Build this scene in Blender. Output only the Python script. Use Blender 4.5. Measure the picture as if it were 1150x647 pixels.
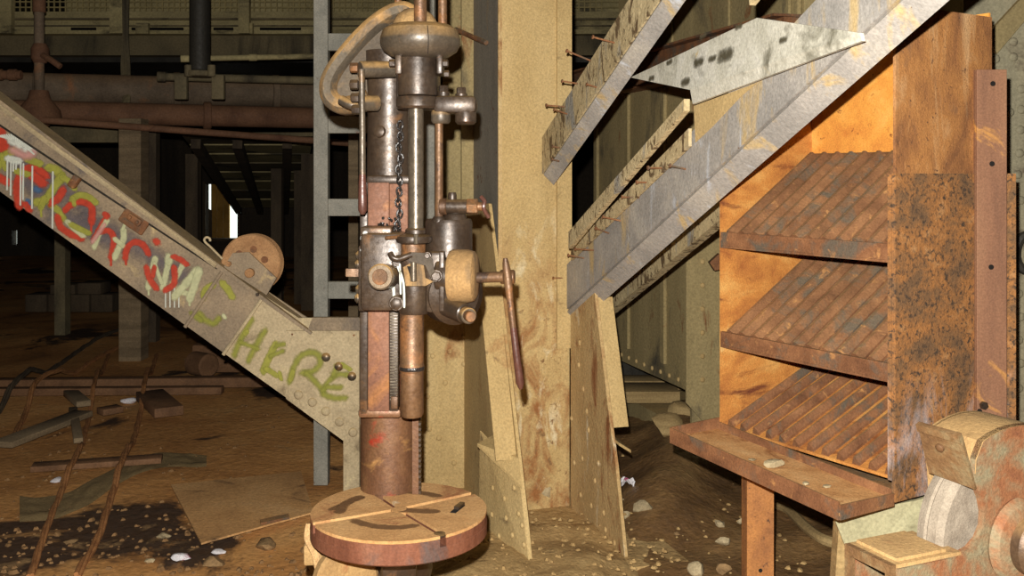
import bpy, bmesh, math, random
from mathutils import Vector, Matrix, noise
random.seed(7)
for o in list(bpy.data.objects): bpy.data.objects.remove(o)
scene = bpy.context.scene
COL = scene.collection
# ------------------------------------------------------------------ camera, world, flash, exposure
K, CH, VH, U0 = 1118.0, 1.55, 196.0, 575.0        # focal length in px, eye height, horizon row, centre column
cam_d = bpy.data.cameras.new('camera'); cam = bpy.data.objects.new('camera', cam_d); COL.objects.link(cam)
cam.location = (0, 0, CH); cam.rotation_euler = (math.pi/2, 0, 0)
cam_d.sensor_width = 36.0; cam_d.lens = 36.0*K/1150.0; cam_d.shift_y = -(323.5-VH)/1150.0
cam_d.clip_start = 0.05; cam_d.clip_end = 200
scene.camera = cam
w = bpy.data.worlds.new('world'); scene.world = w; w.use_nodes = True
bg = w.node_tree.nodes['Background']; bg.inputs[0].default_value = (0.86, 0.95, 0.88, 1); bg.inputs[1].default_value = 1.6
fl = bpy.data.lights.new('camera_flash', 'SPOT'); flo = bpy.data.objects.new('camera_flash', fl); COL.objects.link(flo)
flo.location = (-0.03, 0.03, CH+0.10); flo.rotation_euler = (math.radians(86), 0, 0)
fl.energy = 940; fl.shadow_soft_size = 0.012; fl.spot_size = math.radians(118); fl.spot_blend = 0.6
fl.color = (1.0, 0.965, 0.90)
vs = scene.view_settings
vs.view_transform = 'Standard'; vs.look = 'None'; vs.gamma = 1.0; vs.use_curve_mapping = False; vs.exposure = 0.0

# ------------------------------------------------------------------ helpers
def P(u, v, y): return Vector(((u-U0)/K*y, y, CH-(v-VH)/K*y))
def on_floor(u, v, z=0.0):
    y = (CH-z)*K/(v-VH); return Vector(((u-U0)/K*y, y, z))
CAM = Vector((0, 0, CH))
def hit(u, v, p0, n):
    d = P(u, v, 1.0)-CAM; t = (p0-CAM).dot(n)/d.dot(n); return CAM+d*t
def lin(c): return tuple(((x/255.0+0.055)/1.055)**2.4 if x > 10 else x/255.0/12.92 for x in c)+(1.0,)
WL = {}                       # world location of every object (parents are never rotated)
class MB:
    def __init__(s): s.v = []; s.f = []
    def add(s, vs, fs):
        n = len(s.v); s.v += [Vector(q) for q in vs]; s.f += [tuple(i+n for i in f) for f in fs]; return s
    def box(s, c, ax, h, bev=0.0):
        c = Vector(c); a = [Vector(x).normalized()*hh for x, hh in zip(ax, h)]
        if bev <= 0:
            vs = [c+a[0]*i+a[1]*j+a[2]*k for i in (-1, 1) for j in (-1, 1) for k in (-1, 1)]
            return s.add(vs, [(0,1,3,2),(4,6,7,5),(0,4,5,1),(2,3,7,6),(0,2,6,4),(1,5,7,3)])
        bm = bmesh.new(); bmesh.ops.create_cube(bm, size=2.0)
        for q in bm.verts: q.co = Vector((q.co.x*h[0], q.co.y*h[1], q.co.z*h[2]))
        bmesh.ops.bevel(bm, geom=bm.edges[:], offset=bev, segments=2, affect='EDGES', profile=0.5)
        n = [Vector(x).normalized() for x in ax]
        vs = [c+n[0]*q.co.x+n[1]*q.co.y+n[2]*q.co.z for q in bm.verts]
        bm.verts.index_update(); fs = [tuple(q.index for q in f.verts) for f in bm.faces]; bm.free()
        return s.add(vs, fs)
    def abox(s, x0, x1, y0, y1, z0, z1, bev=0.0):
        return s.box(((x0+x1)/2, (y0+y1)/2, (z0+z1)/2), ((1,0,0),(0,1,0),(0,0,1)), (abs(x1-x0)/2, abs(y1-y0)/2, abs(z1-z0)/2), bev)
    def prism(s, poly, ext):
        poly = [Vector(p) for p in poly]; ext = Vector(ext); n = len(poly)
        return s.add(poly+[p+ext for p in poly], [tuple(range(n)), tuple(range(2*n-1, n-1, -1))]+[(i, i+n, (i+1) % n+n, (i+1) % n) for i in range(n)])
    def lathe(s, prof, o, ax, seg=24, caps=True):
        o = Vector(o); ax = Vector(ax).normalized(); t = ax.orthogonal().normalized(); b = ax.cross(t); vs = []; fs = []
        for r, h in prof:
            for i in range(seg):
                a = 2*math.pi*i/seg; vs.append(o+ax*h+(t*math.cos(a)+b*math.sin(a))*r)
        for j in range(len(prof)-1):
            for i in range(seg): k = (i+1) % seg; fs.append((j*seg+i, j*seg+k, (j+1)*seg+k, (j+1)*seg+i))
        if caps: fs.append(tuple(range(seg-1, -1, -1))); m = (len(prof)-1)*seg; fs.append(tuple(range(m, m+seg)))
        return s.add(vs, fs)
    def cyl(s, a, b, r, seg=20, ch=None, r2=None):
        a = Vector(a); b = Vector(b); L = (b-a).length; r2 = r if r2 is None else r2; ch = min(r, L)*0.12 if ch is None else ch
        return s.lathe([(r-ch, 0), (r, ch), (r2, L-ch), (r2-ch, L)], a, b-a, seg)
    def tube(s, pts, r, seg=8, rs=None):
        pts = [Vector(p) for p in pts]; vs = []; fs = []; n = len(pts); prev = None
        for i, p in enumerate(pts):
            d = (pts[min(i+1, n-1)]-pts[max(i-1, 0)]).normalized()
            t = d.orthogonal().normalized() if prev is None else (prev-d*prev.dot(d)).normalized()
            prev = t; b = d.cross(t); rr = rs[i] if rs else r
            for k in range(seg): a = 2*math.pi*k/seg; vs.append(p+(t*math.cos(a)+b*math.sin(a))*rr)
        for i in range(n-1):
            for k in range(seg): m = (k+1) % seg; fs.append((i*seg+k, i*seg+m, (i+1)*seg+m, (i+1)*seg+k))
        fs.append(tuple(range(seg-1, -1, -1))); fs.append(tuple(range((n-1)*seg, n*seg)))
        return s.add(vs, fs)
def smooth_pts(pts, n=6):
    pts = [Vector(p) for p in pts]; out = []
    for i in range(len(pts)-1):
        p0 = pts[max(i-1, 0)]; p1 = pts[i]; p2 = pts[i+1]; p3 = pts[min(i+2, len(pts)-1)]
        for k in range(n):
            t = k/n; out.append(0.5*((2*p1)+(p2-p0)*t+(2*p0-5*p1+4*p2-p3)*t*t+(3*p1-p0-3*p2+p3)*t**3))
    return out+[pts[-1]]
def link(o, loc, parent):
    COL.objects.link(o); loc = Vector(loc); WL[o.name] = loc
    if parent is not None: o.parent = parent; o.location = loc-WL[parent.name]
    else: o.location = loc
    return o
def mesh_of(mb, name, mat, smooth=True, c=None):
    me = bpy.data.meshes.new(name); c = Vector((0, 0, 0)) if c is None else c
    me.from_pydata([tuple(q-c) for q in mb.v], [], mb.f)
    bm = bmesh.new(); bm.from_mesh(me); bmesh.ops.recalc_face_normals(bm, faces=bm.faces)
    for e in bm.edges:
        if smooth and len(e.link_faces) == 2: e.smooth = e.calc_face_angle(0) < math.radians(38)
    for f in bm.faces: f.smooth = smooth
    bm.to_mesh(me); bm.free(); me.materials.append(mat); return me
def obj(name, mb, mat, parent=None, smooth=True):
    lo = Vector([min(q[i] for q in mb.v) for i in range(3)]); hi = Vector([max(q[i] for q in mb.v) for i in range(3)])
    c = (lo+hi)/2
    return link(bpy.data.objects.new(name, mesh_of(mb, name, mat, smooth, c)), c, parent)
def inst(name, me, loc, rot, parent=None, sc=None):
    o = bpy.data.objects.new(name, me); o.rotation_euler = rot.to_euler() if isinstance(rot, Matrix) else rot
    if sc: o.scale = sc
    return link(o, loc, parent)
def tag(o, label, cat, group=None, kind=None):
    o['label'] = label; o['category'] = cat
    if group: o['group'] = group
    if kind: o['kind'] = kind
    return o
def thing(name, loc, label, cat, group=None):
    return tag(link(bpy.data.objects.new(name, None), loc, None), label, cat, group)
def struct(name, mb, mat, smooth=False):
    o = obj(name, mb, mat, None, smooth); o['kind'] = 'structure'; return o
def look_rot(n):               # rotation that takes +Z to n
    return Vector((0, 0, 1)).rotation_difference(Vector(n).normalized()).to_matrix()

# ------------------------------------------------------------------ materials
def M(name, stops, scale=5, rough=0.75, metal=0.0, bump=0.25, bscale=60, stretch=(1,1,1), patches=(), dust=None, spec=0.3, detail=8, dist=0.4, rvar=0.15, grit=0.17):
    m = bpy.data.materials.new(name); m.use_nodes = True; nt = m.node_tree; N = nt.nodes; L = nt.links; b = N['Principled BSDF']
    geo = N.new('ShaderNodeNewGeometry')
    def nz(sc, st, det=8, ds=0.4, off=0.0):
        mp = N.new('ShaderNodeMapping'); mp.inputs['Scale'].default_value = st; mp.inputs['Location'].default_value = (off, off*0.7, off*1.3)
        L.new(geo.outputs['Position'], mp.inputs['Vector']); t = N.new('ShaderNodeTexNoise')
        t.inputs['Scale'].default_value = sc; t.inputs['Detail'].default_value = det; t.inputs['Roughness'].default_value = 0.62; t.inputs['Distortion'].default_value = ds
        L.new(mp.outputs[0], t.inputs['Vector']); return t.outputs['Fac']
    n1 = nz(scale, stretch, detail, dist)
    r = N.new('ShaderNodeValToRGB'); L.new(n1, r.inputs[0]); e = r.color_ramp.elements
    while len(e) < len(stops): e.new(0.5)
    for k, (pos, c) in enumerate(stops): e[k].position = pos; e[k].color = lin(c)
    cur = r.outputs[0]
    for k, pt in enumerate(patches):
        c, sc, lo, hi, st = pt[:5]
        mr = N.new('ShaderNodeMapRange'); L.new(nz(sc, st, 7, 0.6, 3.1*(k+1)), mr.inputs[0]); mr.inputs[1].default_value = lo; mr.inputs[2].default_value = hi; fac = mr.outputs[0]
        if len(pt) > 5:                      # damp stain that only reaches up to a height on the wall
            sz = N.new('ShaderNodeSeparateXYZ'); L.new(geo.outputs['Position'], sz.inputs[0]); mz_ = N.new('ShaderNodeMapRange'); L.new(sz.outputs[2], mz_.inputs[0]); mz_.inputs[1].default_value = pt[5]; mz_.inputs[2].default_value = pt[6]
            mm_ = N.new('ShaderNodeMath'); mm_.operation = 'MULTIPLY'; L.new(fac, mm_.inputs[0]); L.new(mz_.outputs[0], mm_.inputs[1]); fac = mm_.outputs[0]
        mx = N.new('ShaderNodeMix'); mx.data_type = 'RGBA'; L.new(fac, mx.inputs[0]); L.new(cur, mx.inputs[6]); mx.inputs[7].default_value = lin(c); cur = mx.outputs[2]
    if dust:
        c, amt, lo, hi = dust
        sep = N.new('ShaderNodeSeparateXYZ'); L.new(geo.outputs['Normal'], sep.inputs[0])
        mr = N.new('ShaderNodeMapRange'); L.new(sep.outputs[2], mr.inputs[0]); mr.inputs[1].default_value = lo; mr.inputs[2].default_value = hi
        m2 = N.new('ShaderNodeMapRange'); L.new(nz(14, (1,1,1), 6, 0.3, 9.0), m2.inputs[0]); m2.inputs[1].default_value = 0.30; m2.inputs[2].default_value = 0.60; m2.inputs[3].default_value = 0.35
        mu = N.new('ShaderNodeMath'); mu.operation = 'MULTIPLY'; L.new(mr.outputs[0], mu.inputs[0]); L.new(m2.outputs[0], mu.inputs[1])
        mu2 = N.new('ShaderNodeMath'); mu2.operation = 'MULTIPLY'; L.new(mu.outputs[0], mu2.inputs[0]); mu2.inputs[1].default_value = amt
        mx = N.new('ShaderNodeMix'); mx.data_type = 'RGBA'; L.new(mu2.outputs[0], mx.inputs[0]); L.new(cur, mx.inputs[6]); mx.inputs[7].default_value = lin(c); cur = mx.outputs[2]
    if grit > 0:
        gm = N.new('ShaderNodeMapRange'); L.new(nz(bscale*1.7, (1,1,1), 4, 0.0, 17.0), gm.inputs[0]); gm.inputs[1].default_value = 0.30; gm.inputs[2].default_value = 0.70; gm.inputs[3].default_value = 1-grit*1.6; gm.inputs[4].default_value = 1+grit*0.7
        hv = N.new('ShaderNodeHueSaturation'); L.new(gm.outputs[0], hv.inputs['Value']); L.new(cur, hv.inputs['Color']); cur = hv.outputs['Color']
    L.new(cur, b.inputs['Base Color'])
    fine = nz(bscale, (1,1,1), 5, 0.2, 5.0)
    mr = N.new('ShaderNodeMapRange'); L.new(fine, mr.inputs[0]); mr.inputs[1].default_value = 0.25; mr.inputs[2].default_value = 0.75
    mr.inputs[3].default_value = max(rough-rvar, 0.05); mr.inputs[4].default_value = min(rough+rvar, 1.0); L.new(mr.outputs[0], b.inputs['Roughness'])
    b.inputs['Metallic'].default_value = metal; b.inputs['Specular IOR Level'].default_value = spec
    if bump > 0:
        bp = N.new('ShaderNodeBump'); bp.inputs['Strength'].default_value = bump; bp.inputs['Distance'].default_value = 0.01
        ad = N.new('ShaderNodeMath'); ad.operation = 'ADD'; L.new(fine, ad.inputs[0]); L.new(n1, ad.inputs[1])
        L.new(ad.outputs[0], bp.inputs['Height']); L.new(bp.outputs[0], b.inputs['Normal'])
    return m
V1 = (1,1,1); VS = (1,1,0.16)          # VS: vertical streaks
TAN = (196,164,108)
m_tan = M('tan_painted_steel', [(0.25,(168,140,92)),(0.5,(190,162,110)),(0.75,(206,180,128))], 3.2, 0.85, 0, 0.35, 70, (1,1,0.45), [((150,100,58),5,0.60,0.72,(1,1,0.4)),((112,92,64),7,0.62,0.74,V1)], (TAN,0.7,0.3,0.9))
m_tan_front = M('tan_column_front', [(0.25,(174,146,96)),(0.5,(190,162,110)),(0.75,(202,174,122))], 3.2, 0.85, 0, 0.35, 70, (1,1,0.45), [((146,98,56),9,0.46,0.62,(1,1,0.5),1.35,0.75),((214,198,160),10,0.56,0.66,(1,1,0.4),1.45,1.1),((128,98,64),30,0.60,0.68,V1,1.5,0.8)], (TAN,0.7,0.3,0.9))
m_tan_rust = M('tan_steel_with_rust_runs', [(0.3,(176,146,98)),(0.55,(192,162,112)),(0.75,(206,182,134))], 4, 0.85, 0, 0.5, 60, (1,1,0.5), [((138,88,50),8,0.53,0.66,(1,1,0.45)),((214,200,168),9,0.60,0.68,(1,1,0.5))], (TAN,0.7,0.3,0.9))
m_tan_dull = M('dull_olive_steel_plate', [(0.3,(134,118,82)),(0.5,(156,138,96)),(0.7,(176,156,110))], 2.2, 0.85, 0, 0.25, 50, VS, [((70,66,58),2.0,0.55,0.68,(1,1,0.5)),((128,84,50),9,0.63,0.72,(1,1,0.4))], (TAN,0.6,0.3,0.9))
m_grey = M('grey_painted_brace', [(0.25,(132,128,122)),(0.5,(160,154,146)),(0.72,(180,172,158))], 4, 0.7, 0, 0.25, 60, V1, [((186,162,118),8,0.56,0.66,(1,1,0.22)),((192,196,202),10,0.62,0.72,(1,1,0.2)),((108,78,54),26,0.68,0.73,V1)], (TAN,0.5,0.3,0.9))
m_chip = M('chipped_tan_brace', [(0.3,(176,156,116)),(0.6,(198,178,136))], 5, 0.8, 0, 0.5, 50, V1, [((104,84,58),24,0.54,0.60,(1,1,0.4)),((150,146,136),9,0.58,0.68,(1,1,0.3)),((78,60,42),40,0.62,0.66,V1)])
m_white = M('pale_grey_cover_paint', [(0.3,(176,172,154)),(0.55,(204,200,184)),(0.75,(218,214,204))], 5, 0.7, 0, 0.2, 60, V1, [((120,116,100),5,0.56,0.68,V1),((206,176,112),4,0.66,0.72,V1),((118,70,52),22,0.72,0.75,V1)])
m_spot = M('dark_spot_in_paint', [(0.3,(66,60,48)),(0.7,(100,92,74))], 20, 0.8, 0, 0.1, 60)
m_dusty2 = M('bare_tan_patch', [(0.3,(176,150,102)),(0.7,(196,168,116))], 6, 0.9, 0, 0.2, 70)
m_orange = M('orange_rust_sheet', [(0.28,(156,92,46)),(0.5,(198,132,64)),(0.72,(220,166,92))], 6, 0.9, 0, 0.3, 130, (1,1,1.8), [((112,60,36),6,0.56,0.68,(0.7,0.7,2.2)),((216,176,110),9,0.66,0.74,(1,1,0.4))])
m_orange_top = M('bright_orange_rust', [(0.28,(206,128,56)),(0.5,(230,156,68)),(0.75,(240,178,92))], 9, 0.9, 0, 0.25, 140, V1, [((120,66,34),30,0.62,0.70,V1)])
m_rust = M('brown_rust_steel', [(0.28,(96,62,40)),(0.5,(128,86,56)),(0.72,(152,106,70))], 9, 0.8, 0, 0.3, 100, V1, [((96,84,70),8,0.52,0.64,V1),((176,126,76),20,0.60,0.70,V1)], (TAN,0.25,0.5,0.95))
m_rust_panel = M('mottled_rust_panel', [(0.25,(106,70,46)),(0.42,(146,98,58)),(0.58,(172,118,66)),(0.75,(186,142,96))], 9, 0.85, 0, 0.35, 110, (1,1,0.6), [((112,84,66),5,0.58,0.70,(1,1,0.5)),((206,168,122),4,0.56,0.68,VS),((92,64,46),60,0.62,0.68,V1)])
m_rust_pale = M('rust_panel_with_pale_wash', [(0.25,(90,70,52)),(0.42,(122,90,60)),(0.58,(160,108,60)),(0.75,(176,134,90))], 9, 0.85, 0, 0.35, 110, (1,1,1.4), [((72,58,46),70,0.50,0.64,V1),((186,176,176),5,0.50,0.62,(1,1,0.4),0.98,0.70)])
m_red_rust = M('reddish_rust_angle', [(0.3,(106,74,56)),(0.5,(130,92,68)),(0.7,(144,106,78))], 5, 0.75, 0, 0.15, 90, VS, [((196,140,70),6,0.62,0.70,V1)])
m_iron = M('oily_dark_cast_iron', [(0.3,(46,36,28)),(0.5,(62,49,38)),(0.72,(82,66,50))], 9, 0.40, 0.3, 0.07, 80, V1, [((118,82,50),10,0.60,0.74,V1)], ((140,110,70),0.7,0.55,0.97), 0.55)
m_iron2 = M('grey_cast_iron_with_dust', [(0.3,(60,52,43)),(0.5,(78,68,56)),(0.72,(98,86,70))], 8, 0.42, 0.3, 0.08, 80, (1,1,0.4), [((128,94,58),8,0.58,0.72,V1)], ((178,140,88),1.0,0.0,0.55), 0.5)
m_cast = M('matt_brown_casting', [(0.3,(62,54,45)),(0.5,(80,70,58)),(0.72,(98,86,70))], 7, 0.8, 0, 0.15, 80, V1, [((120,94,60),6,0.58,0.72,V1)], ((158,124,78),0.8,0.3,0.9))
m_rim = M('dust_streaked_camelback', [(0.3,(64,56,46)),(0.5,(84,74,60)),(0.72,(104,92,74))], 8, 0.75, 0, 0.12, 80, (1,1,0.5), [((150,114,68),7,0.46,0.60,(1,1,0.7)),((134,84,48),9,0.60,0.70,V1)], ((190,148,92),1.0,0.05,0.6))
m_steel = M('worn_spindle_steel', [(0.3,(78,69,58)),(0.6,(108,96,80))], 10, 0.34, 0.5, 0.08, 60, (1,1,0.3), [((136,92,56),10,0.60,0.70,(1,1,0.4))], None, 0.5)
m_copper = M('coppery_rust_steel', [(0.3,(74,52,36)),(0.5,(100,72,48)),(0.72,(124,94,64))], 12, 0.5, 0.35, 0.15, 80, (1,1,0.5), [((150,100,58),7,0.52,0.64,V1),((66,50,40),14,0.58,0.68,V1)], None, 0.5)
m_pink = M('pinkish_slideway_rust', [(0.3,(98,66,50)),(0.55,(122,84,64)),(0.75,(134,98,78))], 7, 0.65, 0.2, 0.1, 80, (1,1,0.4), [((156,106,60),5,0.55,0.68,V1),((74,50,40),12,0.64,0.70,V1)])
m_pillar = M('rusty_drill_column', [(0.3,(78,54,38)),(0.5,(106,72,48)),(0.72,(130,94,62))], 6, 0.5, 0.3, 0.12, 80, (1,1,0.8), [((158,52,32),4.5,0.57,0.66,(1,1,1.6)),((176,130,76),5,0.60,0.70,V1)], None, 0.5)
m_redlever = M('dark_red_lever_grip', [(0.3,(62,38,31)),(0.6,(84,52,42))], 9, 0.4, 0.1, 0.1, 70, V1, [((140,84,56),12,0.62,0.70,V1)], None, 0.5)
m_dusty = M('tan_dust_caked_iron', [(0.3,(120,92,58)),(0.5,(148,116,74)),(0.7,(164,134,90))], 7, 0.9, 0, 0.3, 90, V1, [((84,70,54),9,0.50,0.64,VS)])
m_table = M('dusty_drill_table', [(0.3,(158,116,70)),(0.5,(182,138,88)),(0.72,(196,156,104))], 5, 0.9, 0, 0.2, 90, V1, [((150,100,62),7,0.58,0.70,V1),((206,190,160),6,0.66,0.74,V1)])
m_table_rim = M('rusty_table_rim', [(0.3,(92,54,38)),(0.5,(118,74,54)),(0.72,(136,94,72))], 9, 0.6, 0.15, 0.15, 80, VS, [((84,74,70),5,0.56,0.66,V1)])
m_stain = M('dark_oil_stain', [(0.3,(98,70,46)),(0.7,(132,96,62))], 14, 0.8, 0, 0.1, 80)
m_grease = M('old_pale_grease', [(0.3,(168,164,156)),(0.7,(206,204,198))], 20, 0.5, 0, 0.3, 90)
m_grease_dk = M('black_chain_grease', [(0.3,(30,26,24)),(0.7,(52,46,42))], 20, 0.3, 0.2, 0.3, 90, V1, (), None, 0.6)
m_ladder = M('grey_green_ladder_paint', [(0.3,(112,110,100)),(0.6,(136,132,120))], 8, 0.6, 0, 0.15, 90, V1, [((96,70,56),12,0.66,0.72,V1)], ((150,138,104),0.6,0.4,0.9))
m_ladder2 = M('blue_grey_painted_web', [(0.3,(112,104,90)),(0.5,(134,126,112)),(0.72,(150,142,126))], 4, 0.75, 0, 0.2, 60, VS, [((168,140,96),4,0.56,0.68,(1,1,0.4)),((110,72,48),12,0.64,0.70,V1)])
m_beam = M('weathered_grey_brown_beam', [(0.3,(120,106,88)),(0.5,(146,128,104)),(0.72,(168,146,116))], 4, 0.75, 0, 0.2, 60, V1, [((96,88,84),4,0.56,0.68,V1),((190,166,120),6,0.62,0.72,V1)], (TAN,0.6,0.3,0.9))
m_beam_dusty = M('dusty_beam_plate', [(0.3,(160,142,112)),(0.5,(182,164,130)),(0.72,(196,178,142))], 5, 0.85, 0, 0.25, 60, V1, [((128,112,86),5,0.58,0.70,V1),((200,182,140),7,0.62,0.72,V1)], (TAN,0.6,0.3,0.9))
m_pulley = M('dusty_rust_sheave', [(0.3,(146,106,70)),(0.55,(174,132,90)),(0.75,(186,150,106))], 8, 0.85, 0, 0.25, 80, V1, [((110,70,48),10,0.60,0.70,V1)])
m_floor = M('brown_dirt_floor', [(0.28,(112,76,44)),(0.40,(176,122,68)),(0.56,(206,150,88)),(0.72,(214,166,106))], 0.9, 0.75, 0, 0.7, 22, V1, [((74,54,38),0.8,0.56,0.60,V1),((176,140,94),4,0.62,0.72,V1)], None, 0.35, 10, 0.8, 0.25)
m_mud = M('wet_dark_mud', [(0.3,(98,72,46)),(0.5,(130,98,62)),(0.7,(158,124,80))], 3, 0.5, 0, 0.9, 28, V1, [((140,104,64),5,0.60,0.70,V1)], None, 0.5, 10, 0.8, 0.3)
m_dustfloor = M('pale_dust_heap', [(0.3,(148,118,74)),(0.5,(178,146,96)),(0.72,(194,164,112))], 5, 0.95, 0, 0.8, 40, V1, [((96,74,48),6,0.60,0.70,V1)])
m_stone = M('dusty_stone', [(0.3,(150,132,100)),(0.6,(184,166,130))], 14, 0.9, 0, 0.5, 60)
m_stone_dk = M('brown_stone', [(0.3,(112,88,58)),(0.6,(148,118,80))], 14, 0.9, 0, 0.5, 60)
m_debris = M('brown_floor_crumbs', [(0.3,(112,82,50)),(0.6,(142,108,70))], 14, 0.9, 0, 0.5, 60)
m_tray = M('dusty_orange_tray', [(0.3,(176,122,72)),(0.5,(206,154,98)),(0.7,(222,176,120))], 7, 0.9, 0, 0.25, 90, V1, [((150,96,56),9,0.58,0.70,V1)])
m_wood = M('weathered_grey_timber', [(0.3,(104,88,66)),(0.6,(138,118,90))], 7, 0.9, 0, 0.4, 60, (0.3,0.3,3))
m_wood_tan = M('dusty_tan_timber', [(0.3,(140,116,76)),(0.6,(172,146,100))], 6, 0.9, 0, 0.4, 60, (0.3,0.3,3))
m_wood_dk = M('dark_old_timber', [(0.3,(60,50,40)),(0.6,(92,78,60))], 5, 0.9, 0, 0.4, 50, (1,1,0.3))
m_wood_red = M('reddish_wet_board', [(0.3,(94,66,44)),(0.6,(124,90,62))], 6, 0.8, 0, 0.3, 50)
m_ochre = M('ochre_outdoor_boards', [(0.3,(150,112,50)),(0.6,(186,142,70))], 4, 0.9, 0, 0.1, 50)
m_rope = M('rusty_wire_rope', [(0.3,(140,92,54)),(0.6,(176,122,74))], 20, 0.85, 0, 0.4, 120)
m_pipe_dk = M('sooty_pipe', [(0.3,(84,70,56)),(0.6,(122,104,84))], 3, 0.8, 0, 0.2, 40, V1, [((150,104,70),3,0.56,0.70,V1)], ((150,118,84),0.7,0.2,0.9))
m_pipe_rust = M('rust_brown_pipe', [(0.3,(96,66,48)),(0.6,(124,88,64))], 4, 0.8, 0, 0.2, 40, V1, [((90,58,44),3,0.58,0.70,V1)], ((134,98,70),0.6,0.2,0.9))
m_black = M('black_sooty_steel', [(0.3,(40,38,34)),(0.6,(62,58,50))], 4, 0.6, 0.1, 0.2, 40, VS)
m_clad = M('grimy_cream_girder', [(0.3,(150,136,98)),(0.55,(184,168,120)),(0.75,(200,184,134))], 1.6, 0.85, 0, 0.2, 30, (1,1,2.5), [((84,76,58),1.6,0.56,0.68,(1,1,2))])
m_clad_dk = M('grimy_dark_girder', [(0.3,(92,84,64)),(0.6,(128,114,84))], 1.6, 0.85, 0, 0.2, 30, V1, [((54,48,40),2,0.54,0.66,VS)])
m_mesh = M('woven_wire_mesh', [(0.3,(150,136,92)),(0.6,(176,158,108))], 8, 0.8, 0, 0, 40)
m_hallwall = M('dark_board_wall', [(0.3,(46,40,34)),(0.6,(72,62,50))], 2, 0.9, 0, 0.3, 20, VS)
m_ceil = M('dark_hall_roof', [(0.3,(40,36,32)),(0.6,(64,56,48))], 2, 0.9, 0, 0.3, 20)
m_tarp = M('olive_tarp', [(0.3,(116,96,62)),(0.6,(142,120,82))], 5, 0.85, 0, 0.3, 60)
m_sheet = M('dirty_rust_floor_sheet', [(0.3,(168,124,78)),(0.55,(200,154,100)),(0.75,(208,168,118))], 2.5, 0.8, 0, 0.2, 40, V1, [((74,56,44),3,0.60,0.70,V1)])
m_wheel = M('pale_grinding_stone', [(0.3,(110,98,84)),(0.6,(136,124,108))], 22, 0.95, 0, 0.25, 170)
m_guard = M('dusty_grinder_guard', [(0.3,(134,104,66)),(0.55,(164,132,86)),(0.75,(176,146,100))], 6, 0.9, 0, 0.25, 90, V1, [((140,92,58),9,0.60,0.72,V1)])
m_gface = M('peeling_green_rust_casting', [(0.28,(104,62,40)),(0.45,(126,82,52)),(0.6,(120,108,82)),(0.75,(134,128,104))], 11, 0.75, 0.05, 0.3, 110, V1, [((64,50,38),6,0.62,0.68,V1)])
m_gplate = M('scuffed_spark_plate', [(0.28,(86,60,38)),(0.5,(112,84,54)),(0.7,(126,112,82))], 14, 0.65, 0.15, 0.3, 100)
m_gdark = M('dark_grinder_nut', [(0.3,(66,50,38)),(0.6,(104,82,60))], 10, 0.45, 0.3, 0.2, 80, V1, (), ((176,142,96),0.6,0.4,0.9))
m_green = M('pale_green_grey_plate', [(0.3,(146,142,110)),(0.6,(176,170,134))], 4, 0.8, 0, 0.15, 60, V1, [((116,104,72),5,0.60,0.72,V1)])
m_rivplate = M('grey_green_riveted_plate', [(0.3,(122,116,96)),(0.55,(150,142,116)),(0.75,(164,150,120))], 3, 0.8, 0, 0.2, 60, VS, [((136,96,62),5,0.58,0.70,VS),((104,92,76),6,0.58,0.70,V1)])
m_paper = M('crumpled_white_wrapper', [(0.3,(212,206,206)),(0.62,(232,228,230))], 20, 0.6, 0, 0.2, 60, V1, [((176,70,110),22,0.58,0.62,V1)])
m_hole = M('dark_hole', [(0.3,(14,11,9)),(0.7,(24,19,15))], 5, 0.9, 0, 0, 40)
m_rope_tan = M('frayed_rope', [(0.3,(160,126,84)),(0.6,(194,158,110))], 30, 0.9, 0, 0.5, 120)

def spray_mat(name, c, soft=0.5):       # paint print: opaque core, speckled spray edge (attribute 'edge' 0 at the core, 1 at the rim)
    m = bpy.data.materials.new(name); m.use_nodes = True; nt = m.node_tree; N = nt.nodes; L = nt.links; b = N['Principled BSDF']
    b.inputs['Roughness'].default_value = 0.6; b.inputs['Specular IOR Level'].default_value = 0.25
    geo = N.new('ShaderNodeNewGeometry'); t = N.new('ShaderNodeTexNoise'); t.inputs['Scale'].default_value = 55; t.inputs['Detail'].default_value = 6; L.new(geo.outputs['Position'], t.inputs['Vector'])
    mixc = N.new('ShaderNodeMix'); mixc.data_type = 'RGBA'; L.new(t.outputs['Fac'], mixc.inputs[0]); mixc.inputs[6].default_value = lin(tuple(x*0.78 for x in c)); mixc.inputs[7].default_value = lin(tuple(min(255, x*1.12) for x in c)); L.new(mixc.outputs[2], b.inputs['Base Color'])
    at = N.new('ShaderNodeAttribute'); at.attribute_name = 'edge'
    a = N.new('ShaderNodeMath'); a.operation = 'MULTIPLY_ADD'; L.new(t.outputs['Fac'], a.inputs[0]); a.inputs[1].default_value = 0.9; L.new(at.outputs['Fac'], a.inputs[2])
    mr = N.new('ShaderNodeMapRange'); L.new(a.outputs[0], mr.inputs[0]); mr.inputs[1].default_value = 1.35-soft*0.9; mr.inputs[2].default_value = 1.40; mr.inputs[3].default_value = 0.86; mr.inputs[4].default_value = 0.0
    L.new(mr.outputs[0], b.inputs['Alpha']); return m
sp_red = spray_mat('red_spray_paint', (192,66,44)); sp_yel = spray_mat('olive_yellow_spray_paint', (160,158,66)); sp_pale = spray_mat('pale_cream_spray_paint', (196,196,152)); sp_white = spray_mat('white_spray_paint', (212,214,200)); sp_blue = spray_mat('blue_spray_paint', (74,104,138), 0.8); sp_green = spray_mat('dull_green_spray_paint', (150,150,62), 0.9); sp_pink = spray_mat('pink_spray_paint', (206,150,140), 0.9); sp_purple = spray_mat('violet_spray_haze', (112,102,104), 1.2)
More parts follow.
